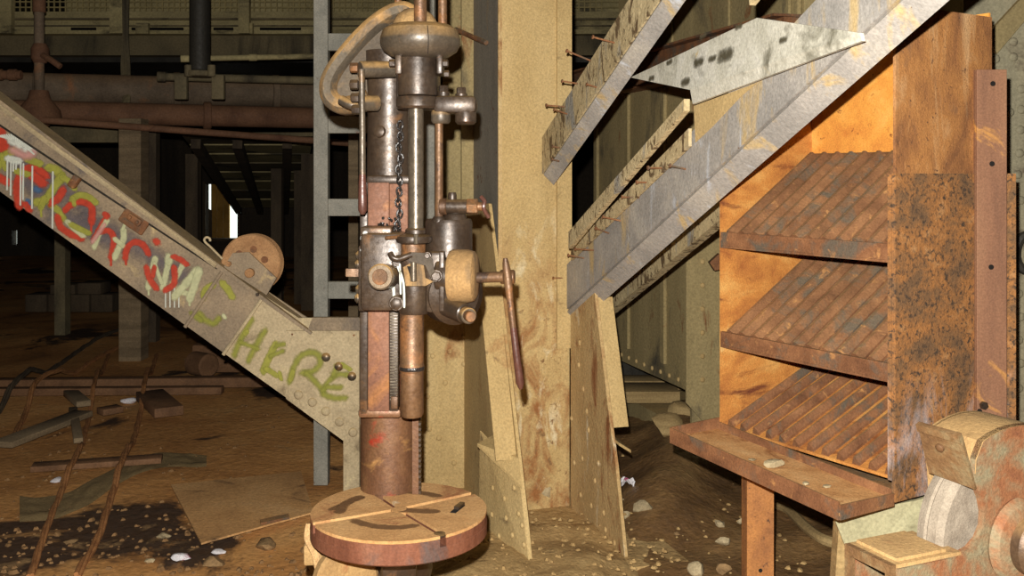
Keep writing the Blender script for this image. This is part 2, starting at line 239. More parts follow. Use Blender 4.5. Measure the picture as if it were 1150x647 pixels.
def ribbon(name, pts, wd, nrm, mat, parent):     # flat painted stroke with an 'edge' attribute
    nrm = Vector(nrm).normalized(); pts = smooth_pts(pts, 5) if len(pts) > 2 else [Vector(pts[0]).lerp(Vector(pts[1]), k/4) for k in range(5)]
    d0 = (pts[1]-pts[0]).normalized(); d1 = (pts[-1]-pts[-2]).normalized()
    ext = [(pts[0]-d0*wd*0.5, 1.0)]+[(p, 0.0) for p in pts]+[(pts[-1]+d1*wd*0.5, 1.0)]
    vs = []; ed = []; fs = []; n = len(ext)
    for i, (p, e) in enumerate(ext):
        d = (ext[min(i+1, n-1)][0]-ext[max(i-1, 0)][0]).normalized(); s = nrm.cross(d).normalized()
        for k in (-1, -0.5, 0, 0.5, 1): vs.append(p+s*wd*0.5*k*(0.6 if e else 1)); ed.append(max(e, abs(k)**1.3))
    for i in range(n-1):
        for k in range(4): fs.append((i*5+k, i*5+k+1, (i+1)*5+k+1, (i+1)*5+k))
    mb = MB(); mb.add(vs, fs); o = obj(name, mb, mat, parent, False)
    at = o.data.attributes.new('edge', 'FLOAT', 'POINT')
    for i, e in enumerate(ed): at.data[i].value = e
    return o

rivet_mb = MB().lathe([(0.0165,-0.002),(0.0165,0.001),(0.013,0.0055),(0.007,0.008),(0.001,0.0088)], (0,0,0), (0,0,1), 10)
RIV = {}
def rivet(p, n, parent, mat, s=1.0):
    if mat.name not in RIV: RIV[mat.name] = mesh_of(rivet_mb, 'rivet', mat)
    return inst('rivet', RIV[mat.name], p, look_rot(n), parent, (s, s, s))
def hexbolt(mb, p, n, r, h):
    mb.lathe([(r, 0), (r, h*0.85), (r*0.8, h)], p, n, 6)

X, Y, Z = Vector((1,0,0)), Vector((0,1,0)), Vector((0,0,1))
# ================================================================== SETTING
def floor_h(x, y):
    h = 0.018*noise.noise(Vector((x*0.9, y*0.9, 0.3)))+0.010*noise.noise(Vector((x*3.1, y*3.1, 5.0)))
    return h-0.012
def grid(x0, x1, nx, y0, y1, ny, fn, pw=1.0):
    vs = []; fs = []
    for j in range(ny+1):
        y = y0+(y1-y0)*(j/ny)**pw
        for i in range(nx+1): x = x0+(x1-x0)*i/nx; vs.append((x, y, fn(x, y)))
    for j in range(ny):
        for i in range(nx): a = j*(nx+1)+i; fs.append((a, a+1, a+nx+2, a+nx+1))
    mb = MB(); mb.add(vs, fs); return mb
struct('floor', grid(-14, 7, 210, -4, 19.4, 200, floor_h), m_floor, True)
YB = 19.0
def wall_holes(y0, y1, x0, x1, z0, z1, holes):
    mb = MB(); xs = sorted({x0, x1}|{h[0] for h in holes}|{h[1] for h in holes})
    for a, b in zip(xs, xs[1:]):
        cuts = sorted([(h[2], h[3]) for h in holes if h[0] <= a and h[1] >= b]); z = z0
        for c0, c1 in cuts:
            if c0 > z: mb.abox(a, b, y0, y1, z, c0)
            z = c1
        mb.abox(a, b, y0, y1, z, z1)
    return mb
wa, wb = P(231, 207, YB), P(267, 268, YB)
ga, gb = P(13, 259, YB), P(19, 275, YB)
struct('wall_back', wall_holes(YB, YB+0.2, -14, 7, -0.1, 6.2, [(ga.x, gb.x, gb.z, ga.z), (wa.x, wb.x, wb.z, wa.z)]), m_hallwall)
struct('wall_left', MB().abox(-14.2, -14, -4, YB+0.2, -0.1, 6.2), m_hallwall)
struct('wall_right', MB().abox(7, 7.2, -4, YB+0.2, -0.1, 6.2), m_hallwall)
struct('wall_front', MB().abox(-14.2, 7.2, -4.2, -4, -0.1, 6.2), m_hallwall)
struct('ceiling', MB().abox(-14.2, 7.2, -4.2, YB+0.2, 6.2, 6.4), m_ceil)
wf = MB(); fr = 0.05
wf.abox(wa.x-fr, wa.x, YB-0.03, YB+0.16, wb.z, wa.z+fr); wf.abox(wb.x, wb.x+fr, YB-0.03, YB+0.16, wb.z, wa.z+fr); wf.abox(wa.x-fr, wb.x+fr, YB-0.03, YB+0.16, wb.z-fr, wb.z)
struct('window_1', wf, m_wood_dk)
t = MB(); a = P(237, 205, YB+0.3); b = P(258, 280, YB+0.3)
for k in range(3): t.abox(a.x+(b.x-a.x)*k/3, a.x+(b.x-a.x)*(k+1)/3-0.01, YB+0.3, YB+0.36, 0, 2.6)
tag(obj('boarded_panel', t, m_ochre), 'sunlit ochre boarded panel standing outside the far window opening', 'panel')
t = MB(); a = P(231, 232, YB+0.28); b = P(238, 280, YB+0.28); t.prism([(a.x-0.1, YB+0.26, 0), (b.x, YB+0.26, 0), (b.x, YB+0.26, a.z-0.08), (a.x-0.1, YB+0.26, a.z+0.05)], (0, 0.03, 0))
tag(obj('outdoor_board', t, m_wood_dk), 'dark slanting board low outside the left edge of the far window', 'board')

# ================================================================== STEEL COLUMN (front axis -PD, width axis QD)
PD = Vector((-0.29, 0.957, 0)).normalized(); QD = Vector((0.957, 0.29, 0)).normalized(); OC = Vector((0.076, 3.86, 0))
def C(a, s, z): return OC+QD*a+PD*s+Z*z
col = thing('steel_column', C(0.2, 0.85, 0), 'tan riveted steel column with flared base plates between the drill press and the braces', 'column')
def cbox(a0, a1, s0, s1, z0, z1, bev=0.0): return MB().box(C((a0+a1)/2, (s0+s1)/2, (z0+z1)/2), (QD, PD, Z), ((a1-a0)/2, (s1-s0)/2, (z1-z0)/2), bev)
ZT = 4.2
obj('front_plate', cbox(0.06, 0.395, 0.65, 0.67, 0.0, ZT), m_tan_front, col, False)
obj('side_plate', cbox(0.06, 0.078, 0.672, 1.12, 0.0, ZT), m_ladder2, col, False)
obj('side_plate', cbox(0.372, 0.39, 0.672, 1.12, 0.0, ZT), m_tan_rust, col, False)
obj('back_plate', cbox(0.0, 0.40, 1.122, 1.14, 0.0, ZT), m_tan_dull, col, False)
obj('edge_strip', cbox(0.33, 0.402, 0.637, 0.649, 0.75, ZT), m_tan, col, False)
obj('edge_strip', cbox(0.05, 0.068, 0.640, 0.649, 0.9, ZT), m_tan_rust, col, False)
# flared gusset plates
def gpoly(a, pts, th, mat, name='flared_plate'):
    return obj(name, MB().prism([C(a, s, z) for s, z in pts], QD*th), mat, col, False)
gpoly(-0.006, [(0.0,0.0),(0.06,0.18),(0.16,0.42),(0.42,1.02),(0.60,1.42),(1.13,1.42),(1.13,0.0)], 0.014, m_tan)
gpoly(0.393, [(0.0,0.0),(0.10,0.36),(0.16,0.52),(0.31,0.97),(0.40,1.25),(0.63,1.30),(0.63,0.0)], 0.014, m_tan_rust)
# angle strips along the front edges
def edge_angle(a0, a1, s_z, th, mat):
    (s0, z0), (s1, z1) = s_z; d = Vector((0, s1-s0, z1-z0)).normalized(); n = (-d.z, d.y)
    pts = [C(a0, s0, z0), C(a1, s0, z0), C(a1, s1, z1), C(a0, s1, z1)]
    return obj('edge_angle', MB().prism(pts, PD*th), mat, col, False)
edge_angle(-0.095, -0.008, ((0.17,0.40),(0.44,1.10)), 0.012, m_tan)
edge_angle(0.409, 0.475, ((0.155,0.50),(0.33,1.02)), 0.012, m_tan)
# small wing stiffeners
obj('stiffener', MB().prism([C(-0.13,0.33,0.42), C(-0.008,0.10,0.30), C(-0.008,0.14,0.40), C(-0.02,0.40,0.44)], Z*0.012), m_tan, col, False)
obj('stiffener', MB().prism([C(0.409,0.10,0.44), C(0.47,0.12,0.40), C(0.47,0.40,0.42), C(0.409,0.40,0.46)], Z*0.012), m_tan, col, False)
# wide riveted gusset behind the drill press and tall strip beside it
gp = obj('wide_gusset_plate', MB().prism([P(404,352,4.86)+Z*0.0, P(548,352,4.86), Vector((P(548,352,4.86).x,4.86,0.0)), Vector((P(470,352,4.86).x,4.86,0.0)), P(404,505,4.86)], Y*0.014), m_tan, col, False)
obj('tall_plate', MB().abox(P(497,0,5.25).x, P(545,0,5.25).x, 5.25, 5.27, 0, ZT), m_tan_dull, col, False)
obj('splayed_plate', MB().prism([C(-0.008,-0.004,0.0), C(-0.10,0.42,0.0), C(-0.095,0.42,0.46), C(-0.012,0.13,0.36)], QD*0.004-PD*0.004), m_tan, col, False)  # extra plate, turned outward so the column base catches more flash
obj('tie_rod', MB().tube([P(512,33,4.9), P(546,48,4.62)], 0.012, 8), m_rust, col)
obj('base_plate', cbox(-0.22, 0.62, -0.10, 1.2, 0.0, 0.02), m_dustfloor, col, False)
for u, v in [(521,378),(533,425),(521,409),(482,482),(493,492),(480,445),(534,458),(530,500),(500,430),(510,520),(486,400),(505,395)]:
    rivet(hit(u, v, Vector((0,4.86,0)), Y), -Y, col, m_tan, 0.8)
for u, v in [(553,548),(566,560),(577,548),(568,582),(582,577),(575,601),(588,612),(560,602),(572,622),(552,578),(586,590)]:
    n_ = (C(-0.10,0.42,0)-C(-0.008,-0.004,0)).cross(Z).normalized(); n_ = n_ if n_.y < 0 else -n_; p = hit(u, v, C(-0.008,-0.004,0)-PD*0.005, n_); rivet(p, n_, col, m_tan, 0.7)
for u, v in [(659,462),(661,483),(650,410),(655,437),(654,515),(668,540),(652,556),(664,568),(678,576),(680,595),(672,520),(642,470),(645,520),(690,610),(651,385)]:
    p = hit(u, v, C(0.393,0,0), QD); rivet(p, -QD, col, m_tan_rust, 0.8)

# ------------------------------------------------------------------ right-hand braces, all parallel to the column's front axis
def bpt(a, s, z): return C(a, s, z)
def zB(s): return 0.949+0.451*(0.5955-s)          # crease line of the lower brace
def strip(name, a0, a1, s0, s1, zf0, zf1, mat, parent, th, dz=0.0):  # flange lying across QD, following the slope
    pts = [C(a0, s0, zf0(s0)), C(a1, s0, zf0(s0)), C(a1, s1, zf1(s1)), C(a0, s1, zf1(s1))]
    return obj(name, MB().prism(pts, Z*th), mat, parent, False)
def web(name, a, s0, s1, lo, hi, mat, parent, th=0.012):
    pts = [C(a, s0, lo(s0)), C(a, s1, lo(s1)), C(a, s1, hi(s1)), C(a, s0, hi(s0))]
    return obj(name, MB().prism(pts, QD*th), mat, parent, False)
nail_me = mesh_of(MB().cyl((0,0,0), (0,0,0.085), 0.0035, 8).lathe([(0.008,0.085),(0.008,0.090),(0.004,0.091)], (0,0,0), (0,0,1), 8), 'nail', m_rust)
def nail(p, d, parent, s=1.0): return inst('nail', nail_me, p, look_rot(d), parent, (1, 1, s))
SB0, SB1 = 0.62, -2.15
brB = thing('diagonal_brace', C(0.393, 0.4, 0), 'large grey diagonal brace with nails and pale cover plate, crossing the rust rack', 'brace', 'diagonal braces rising right of the column')
hB = lambda s: zB(s)+0.205
web('web_plate', 0.393-0.016, SB0+0.12, SB1, zB, hB, m_grey, brB, 0.012)
def sflange(name, a0, a1, s0, s1, zf, drop, mat, parent, th=0.010):   # sloping outstand: outer edge lies lower by drop
    pts = [C(a0, s0, zf(s0)-0.003), C(a1, s0, zf(s0)-drop), C(a1, s1, zf(s1)-drop), C(a0, s1, zf(s1)-0.003)]
    return obj(name, MB().prism(pts, QD*0.004+Z*th), mat, parent, False)
sflange('lower_flange', 0.379, 0.432, SB0+0.05, SB1, lambda s: zB(s)-0.010, 0.058, m_grey, brB)
def lz(s, p): (s0, z0), (s1, z1) = p; return z0+(z1-z0)*(s-s0)/(s1-s0)
L2 = ((0.5155,1.167),(-0.6455,1.652)); U2 = ((0.5155,1.222),(-0.6455,1.712)); L1 = ((0.25,1.2255),(-0.848,1.754)); U1 = ((0.25,1.304),(-0.848,1.800))
web('upper_flange', 0.352, 0.5155, -0.63, lambda s: lz(s, L2), lambda s: lz(s, U2), m_chip, brB, 0.012)
web('parallel_flange', 0.25, 0.27, -0.80, lambda s: lz(s, L1)+0.022, lambda s: lz(s, U1)+0.012, m_chip, brB, 0.02)
web('parallel_flange', 0.25, -1.20, SB1, lambda s: lz(s, L1)+0.10, lambda s: lz(s, U1)+0.12, m_chip, brB, 0.02)
# pale cover plate standing over the brace, with its drop lip
cA, cB_, cD = P(775,101,3.33), P(966,37,2.42), P(708,87,3.85); cn = (cB_-cA).cross(cD-cA).normalized(); cC = hit(850,20,cA,cn)
if cn.dot(CAM-cA) < 0: cn = -cn
obj('cover_plate', MB().prism([cA, cB_, cC, cD], -cn*0.010), m_white, brB, False)
cE, cF = P(778,117,3.335), P(968,46,2.425)
obj('dusty_patch', MB().prism([hit(u, v, C(0.374,0,0), QD) for u, v in ((779,119),(850,93),(832,108),(800,142),(781,160))], QD*0.002), m_dusty2, brB, False)
obj('cover_lip', MB().prism([cA, cB_, cF, cE], -cn*0.010), m_white, brB, False)
sp_spot = spray_mat('dark_spot_print', (84,78,60), 0.9); cd_ = (cB_-cA).normalized()
for u, v, r in ((785,70,.030),(815,62,.040),(800,66,.022),(752,70,.020),(770,92,.028),(790,40,.020),(732,88,.020),(830,30,.018),(880,45,.018)):
    q = hit(u, v, cA, cn)+cn*0.0012; ribbon('paint_spot', [q-cd_*r*0.9, q+cd_*r*0.9], r*1.3, cn, sp_spot, brB)
nB = Vector(-QD*0.8-Y*0.5+Z*0.25)
for u, v in [(770,190),(750,189),(733,205),(718,222),(697,248),(684,262),(667,281),(656,290),(636,312),(630,325),(612,338)]:
    p = hit(u, v, C(0.377,0,0), QD); nail(p, -QD+Vector((random.uniform(-.2,.2), random.uniform(-.2,.2), random.uniform(0,.35))), brB, random.uniform(0.7,1.1))
zA = lambda s: 1.574+0.472*(0.575-s); hA = lambda s: zA(s)+0.165
brA = thing('diagonal_brace', C(0.25, 0.5, 0), 'narrower upper diagonal brace of chipped tan steel running off the top of the picture', 'brace', 'diagonal braces rising right of the column')
web('web_plate', 0.25, 0.618, -1.6, zA, hA, m_chip, brA, 0.012)
sflange('lower_flange', 0.252, 0.300, 0.60, -1.6, lambda s: zA(s)-0.010, 0.050, m_grey, brA)
for u, v, w_ in [(668,42,1),(641,62,1.2),(627,88,.8),(613,114,1.0),(615,122,.7),(607,160,.4),(606,175,.4),(648,92,.5)]:
    p = hit(u+22, v+6, C(0.25,0,0), QD); nail(p, -QD+Vector((random.uniform(-.15,.15), 0, random.uniform(0,.4))), brA, w_)
brC = thing('diagonal_brace', C(0.75, 1.1, 0), 'slim dusty tan diagonal bar behind the large brace, left of the rust rack', 'brace', 'diagonal braces rising right of the column')
zC = lambda s: 0.80+0.452*(1.143-s)
web('bar', 0.75, 1.5, -0.15, zC, lambda s: zC(s)+0.085, m_chip, brC, 0.05)
obj('foot', MB().box(C(0.775, 1.5, 0.33), (QD, PD, Z), (0.03, 0.03, 0.345)), m_tan_dull, brC, False)

# ------------------------------------------------------------------ tank / bin behind the braces
tank = thing('steel_bin', C(1.7, 2.5, 0), 'big olive tan riveted steel bin standing behind the braces', 'bin')
obj('side_wall', MB().prism([C(1.32,1.31,0.36), C(1.32,2.66,0.36), C(1.32,2.66,2.06), C(1.32,1.31,2.06)], QD*0.02), m_tan_dull, tank, False)
obj('front_wall', MB().prism([C(1.342,1.30,0.12), C(1.85,1.30,0.12), C(1.85,1.30,2.06), C(1.342,1.30,2.06)], -PD*0.02), m_tan_dull, tank, False)
obj('corner_flange', MB().prism([C(1.30,1.275,0.30), C(1.45,1.275,0.14), C(1.45,1.275,2.06), C(1.30,1.275,2.06)], -PD*0.01), m_tan_dull, tank, False)
obj('upper_wall', MB().prism([C(1.34,0.25,2.26), C(1.34,2.3,2.26), C(1.34,2.3,4.2), C(1.34,0.25,4.2)], QD*0.02), m_tan_dull, tank, False)
obj('upper_front', MB().prism([C(1.362,0.25,2.26), C(1.85,0.25,2.26), C(1.85,0.25,4.2), C(1.362,0.25,4.2)], -PD*0.02), m_tan_dull, tank, False)
obj('rim_beam', MB().prism([C(1.24,0.2,2.07), C(1.24,2.9,2.07), C(1.24,2.9,2.25), C(1.24,0.2,2.25)], QD*0.10), m_rust, tank, False)
obj('rim_flange', MB().prism([C(1.19,0.2,2.058), C(1.34,0.2,2.058), C(1.34,2.9,2.058), C(1.19,2.9,2.058)], Z*0.012), m_rust, tank, False)
obj('rim_flange', MB().prism([C(1.19,0.2,2.252), C(1.34,0.2,2.252), C(1.34,2.9,2.252), C(1.19,2.9,2.252)], Z*0.012), m_rust, tank, False)
for k in range(3): obj('wall_batten', MB().prism([C(1.300,1.55+k*0.52,0.46), C(1.300,1.60+k*0.52,0.46), C(1.300,1.60+k*0.52,2.05), C(1.300,1.55+k*0.52,2.05)], QD*0.019), m_tan_dull, tank, False)
for s in (0.30, 0.85, 1.5, 2.1): obj('upper_rib', MB().prism([C(1.325,s,2.27), C(1.325,s+0.05,2.27), C(1.325,s+0.05,4.1), C(1.325,s,4.1)], QD*0.013), m_tan_dull, tank, False)
obj('plinth', MB().box(C(1.6,1.9,0.06), (QD, PD, Z), (0.24, 0.58, 0.06)), m_tan_dull, tank, False)
obj('plinth', MB().box(C(1.6,2.57,0.18), (QD, PD, Z), (0.24, 0.08, 0.179)), m_black, tank, False)
for k in range(11): rivet(C(1.318, 1.40+k*0.115, 0.40), -QD, tank, m_tan, 0.85)
for k in range(12): rivet(C(1.40, 1.264, 0.42+k*0.13), -PD, tank, m_tan, 0.85)
brk = MB().prism([P(797,295,5.2), P(808,285,5.2), P(808,303,5.2), P(803,304,5.2)], Y*0.05); obj('hook_bracket', brk, m_rust, tank, False)
# timbers in the gap under the bin
def fbox(u0, u1, v0, v1, y, d): a = P(u0, v0, y); b = P(u1, v1, y); return MB().abox(a.x, b.x, y, y+d, b.z, a.z, 0.004)
ptm = tag(obj('timber_beam', fbox(668,771,428,438,6.4,0.2), m_wood_tan), 'upper tan timber lying in the gap under the steel bin', 'timber', 'timbers under the bin')
tag(obj('timber_beam', fbox(672,764,440,453,6.1,0.28), m_wood_tan), 'lower tan timber lying nearest in the gap under the steel bin', 'timber', 'timbers under the bin')
tag(obj('timber_block', MB().abox(P(720,0,6.3).x, P(735,0,6.3).x, 6.15, 6.7, -0.02, P(0,453.2,6.3).z), m_wood_dk), 'dark block under the tan timbers behind the column', 'block')
tag(obj('timber_block', MB().abox(P(672,0,6.3).x, P(690,0,6.3).x, 6.15, 6.7, -0.02, P(0,453.2,6.3).z), m_wood_dk), 'dark block under the timbers hard by the column base', 'block')
tag(obj('rusty_beam', fbox(660,735,400,413,8.2,0.2).abox(P(690,0,8.3).x,P(698,0,8.3).x,8.25,8.35,-0.02,P(0,412,8.2).z), m_rust), 'rust red beam seen low through the gap behind the bin', 'beam')

# ================================================================== RUST RACK
RO = Vector((0.738, 3.51, 0)); FD = Vector((0.523, -0.852, 0)).normalized(); DD = Vector((0.852, 0.523, 0)).normalized(); RW, RT = 0.716, 0.46
def R(w_, t, z): return RO+FD*w_+DD*t+Z*z
rack = thing('rust_rack', R(RW/2, RT/2, 0), 'rusty steel rack with three sloping ribbed shelves and a bottom tray, right of the braces', 'rack')
def rbox(w0, w1, t0, t1, z0, z1): return MB().box(R((w0+w1)/2, (t0+t1)/2, (z0+z1)/2), (FD, DD, Z), ((w1-w0)/2, (t1-t0)/2, (z1-z0)/2))
obj('left_side', rbox(-0.008, 0, 0, RT, 0.60, 1.80), m_orange, rack, False)
obj('back_panel', rbox(0, RW, RT, RT+0.008, 0.60, 2.06), m_orange_top, rack, False)
obj('right_side_upper', rbox(RW, RW+0.010, -0.004, RT, 1.553, 2.045), m_rust_panel, rack, False)
obj('right_side_lower', rbox(RW+0.002, RW+0.014, -0.012, 0.44, 0.60, 1.553), m_rust_pale, rack, False)
obj('front_stile', rbox(RW-0.012, RW+0.001, -0.013, -0.001, 0.66, 1.55), m_rust_pale, rack, False)
def slat_mb(L, rise, wd, h):
    d = Vector((0, L, rise)); n = Vector((0, -rise, L)).normalized()
    p = [Vector((-wd/2, 0, 0)), Vector((wd/2, 0, 0)), Vector((wd/2, 0, 0))+n*h*0.35, Vector((wd*0.18, 0, 0))+n*h, Vector((-wd*0.02, 0, 0))+n*h]
    return MB().prism(p, d)
rz = math.atan2(FD.y, FD.x)
for zf, zb, n, sw, mat in ((1.335, 1.633, 12, 0.058, m_rust), (0.985, 1.26, 12, 0.058, m_rust), (0.667, 0.845, 12, 0.030, m_rust)):
    t0 = 0.012
    obj('shelf_plate', MB().prism([R(0.002,t0,zf-0.012), R(RW-0.002,t0,zf-0.012), R(RW-0.002,RT-0.004,zb-0.012), R(0.002,RT-0.004,zb-0.012)], Z*0.008), m_orange if zf < 0.7 else m_rust, rack, False)
    me = mesh_of(slat_mb(RT-t0-0.03, (zb-zf)*(RT-t0-0.03)/(RT-t0), sw, 0.028), 'slat', mat, False)
    for k in range(n):
        inst('slat', me, R((k+0.5)*RW/n, t0+0.004, zf-0.003), (0, 0, rz), rack)
    if zf > 0.7:
        obj('shelf_lip', MB().prism([R(0,-0.004,zf-0.035), R(0,-0.004,zf+0.012), R(0,0.010,zf+0.012), R(0,0.010,zf-0.035)], FD*(RW-0.013)), m_rust, rack, False)
        obj('lip_flange', MB().prism([R(0,-0.004,zf-0.043), R(0,0.05,zf-0.043), R(0,0.05,zf-0.0355), R(0,-0.004,zf-0.0355)], FD*(RW-0.013)), m_rust, rack, False)
# bottom tray
TZ0, TZ1 = 0.655, 0.612
def T(w_, t, dz=0.0): return R(w_, t, TZ0+(TZ1-TZ0)*w_/RW+dz)
tray = obj('tray', MB().prism([T(-0.01,-0.225,-0.01), T(RW+0.008,-0.245,-0.01), T(RW+0.008,0.01,-0.01), T(-0.01,0.01,-0.01)], Z*0.008), m_tray, rack, False)
obj('tray_rim', MB().prism([T(-0.01,-0.228,-0.022), T(RW+0.008,-0.248,-0.022), T(RW+0.008,-0.248,0.030), T(-0.01,-0.228,0.030)], DD*0.006), m_rust, tray, False)
obj('tray_rim', MB().prism([T(-0.014,-0.222,-0.022), T(-0.014,0.0,-0.022), T(-0.014,0.0,0.036), T(-0.014,-0.222,0.030)], FD*0.006), m_rust, tray, False)
obj('tray_rim', MB().prism([T(RW+0.006,-0.242,-0.022), T(RW+0.006,-0.014,-0.022), T(RW+0.006,-0.014,0.014), T(RW+0.006,-0.242,0.020)], FD*0.006), m_rust, tray, False)
obj('tray_back_angle', MB().prism([T(0,-0.012,-0.002), T(RW,-0.012,-0.002), T(RW,-0.012,0.024), T(0,-0.012,0.024)], DD*0.006), m_rust, tray, False)
obj('bottom_plate', rbox(0, RW, 0.011, 0.44, 0.594, 0.60), m_rust, rack, False)
# posts
leg = R(0.184, 0.0, 0); obj('front_post', MB().abox(leg.x-0.045, leg.x+0.045, leg.y-0.01, leg.y+0.0, 0, 0.615).abox(leg.x-0.045, leg.x-0.035, leg.y, leg.y+0.07, 0, 0.592), m_rust_panel, rack, False)
obj('post_hole', MB().cyl(Vector((leg.x+0.0, leg.y-0.0115, 0.22)), Vector((leg.x, leg.y-0.0105, 0.22)), 0.007, 10), m_hole, rack)
ap0, ap1 = P(1097,78,3.06), P(1131,78,3.06)
ang = obj('upright_angle', MB().abox(ap0.x, ap1.x, 3.06, 3.07, 0, ap0.z, 0.002).abox(ap0.x, ap0.x+0.008, 3.07, 3.12, 0, ap0.z), m_red_rust, rack, False)
for u, v in ((1115,94),(1114,184),(1113,300),(1100,462)):
    p = P(u, v, 3.0585); obj('bolt_hole', MB().lathe([(0.008,0),(0.008,0.002)], p, -Y, 12), m_hole, ang)
obj('upright_strip', MB().abox(P(1127,0,3.14).x, P(1141,0,3.14).x, 3.14, 3.16, 0, P(0,195,3.14).z), m_rust_pale, rack, False)
p = P(1104,455,3.058); bb = MB(); bb.cyl(p, p-Y*0.012, 0.013, 6); obj('bolt', bb, m_iron, ang)
# crumbs on the tray
def stone_mb(seed, s, sub=2):
    bm = bmesh.new(); bmesh.ops.create_icosphere(bm, subdivisions=sub, radius=1.0); rnd = random.Random(seed)
    off = Vector((rnd.uniform(0,50), rnd.uniform(0,50), rnd.uniform(0,50)))
    planes = [(Vector((rnd.gauss(0,1), rnd.gauss(0,1), rnd.gauss(0,1))).normalized(), rnd.uniform(0.45,0.8)) for _ in range(7)]
    for q in bm.verts:
        c = q.co*(1+0.18*noise.noise(q.co*1.6+off))
        for n, d in planes:
            k = c.dot(n)
            if k > d: c = c-n*(k-d)
        q.co = Vector((c.x*s[0], c.y*s[1], c.z*s[2]))
    mb = MB(); bm.verts.index_update(); mb.add([q.co.copy() for q in bm.verts], [tuple(q.index for q in f.verts) for f in bm.faces]); bm.free(); return mb
def put_stone(p, s, mat, label, group, seed, name='stone', cat='stone'):
    mb = stone_mb(seed, s, 2 if max(s) > 0.03 else 1); zmin = min(q.z for q in mb.v); sh = Vector(p)-Z*(zmin+s[2]*0.12)
    mb.v = [q+sh for q in mb.v]; return tag(obj(name, mb, mat), label, cat, group)
for k, (u, v, r) in enumerate([(870,524,0.030),(845,518,0.012),(905,545,0.014),(928,548,0.014)]):
    n_ = DD.cross(FD); p = hit(u, v, T(0,0,-0.002), (T(0.7,-0.2,-0.002)-T(0,0,-0.002)).cross(T(0.7,0,-0.002)-T(0,0,-0.002)).normalized())
    put_stone(p, (r*1.3, r, r*0.5), m_stone, ['largest flat pale crumb lying in the rack tray','small brown crumb by the rim of the rack tray','small pale crumb in the rack tray, left of the last one','small pale crumb nearest the right end of the rack tray'][k], 'crumbs in the rack tray', 40+k, 'crumb', 'stone')

# ------------------------------------------------------------------ riveted plate column at the far right
rc = thing('riveted_column', (2.3, 4.35, 0), 'grey green riveted steel column at the right edge behind the rack', 'column')
obj('front_plate', MB().abox(1.95, 2.75, 4.30, 4.32, 0, 4.2), m_rivplate, rc, False)
obj('side_plate', MB().abox(1.95, 1.97, 4.322, 4.9, 0, 4.2), m_rivplate, rc, False)
obj('cover_strip', MB().abox(P(1112,0,4.28).x, P(1137,0,4.28).x, 4.285, 4.298, 0, P(0,70,4.28).z), m_rivplate, rc, False)
obj('diagonal_strip', MB().prism([P(1108,40,4.25), P(1150,-5,4.25), P(1175,-5,4.25), P(1120,60,4.25)], Y*0.03), m_tan_dull, rc, False)
for u, v in [(1119,48),(1138,47),(1118,66),(1138,64),(1147,100),(1134,126),(1147,123),(1146,146),(1145,172),(1143,196),(1146,225),(1144,330),(1146,356),(1144,382),(1146,408),(1144,436)]:
    rivet(P(u, v, 4.284 if u < 1137 else 4.299), -Y, rc, m_rivplate, 1.2)
ob = MB(); a = P(1140,268,4.0); ob.tube(smooth_pts([P(1160,262,4.2), P(1146,268,4.2), P(1141,285,4.2), P(1146,300,4.2), P(1160,306,4.2)]), 0.02, 8); obj('gap_shade', ob, m_black, rc)  # shade of a narrow gap, put in as a black tube

# ================================================================== DRILL PRESS
DY = 2.75; sc = DY/K
dp = thing('drill_press', (-0.37, 3.0, 0), 'old cast iron pillar drill press with round dusty table, left of the steel column', 'drill press')
def vl(name, u, y, prof, mat, seg=28, parent=dp):     # vertical lathe; profile (radius px, row)
    x = (u-U0)/K*y; mb = MB(); mb.lathe([(r*y/K, CH-(v-VH)/K*y) for r, v in reversed(prof)], (x, y, 0), Z, seg); return obj(name, mb, mat, parent)
def dbox(name, u0, u1, v0, v1, y0, y1, mat, bev=0.004, parent=dp):
    a = P(u0, v0, y0); b = P(u1, v1, y0); return obj(name, MB().abox(a.x, b.x, y0, y1, b.z, a.z, bev), mat, parent)
def hcyl(name, u0, v0, u1, v1, y0, y1, rpx, mat, seg=18, parent=dp, ch=None):
    return obj(name, MB().cyl(P(u0, v0, y0), P(u1, v1, y1), rpx*y0/K, seg, ch), mat, parent)
# base, pillar, lifting rack
obj('base', MB().abox(-0.66, -0.06, 2.42, 3.25, 0, 0.07, 0.015).lathe([(0.17,0.07),(0.16,0.10),(0.115,0.13),(0.105,0.16)], (-0.37,3.0,0), Z, 28), m_iron, dp)
obj('pillar', MB().lathe([(0.086,0.15),(0.086,1.45)], (-0.37,3.0,0), Z, 36), m_pillar, dp)
lr = obj('lifting_rack', MB().abox(P(463,0,2.93).x, P(470,0,2.93).x, 2.93, 2.96, 0.30, 0.86), m_pillar, dp, False)
tm = MB()
for k in range(34): z = 0.33+k*0.0155; tm.abox(P(470,0,2.93).x, P(472.5,0,2.93).x, 2.931, 2.955, z, z+0.008)
obj('rack_teeth', tm, m_iron, lr, False)['kind'] = 'stuff'
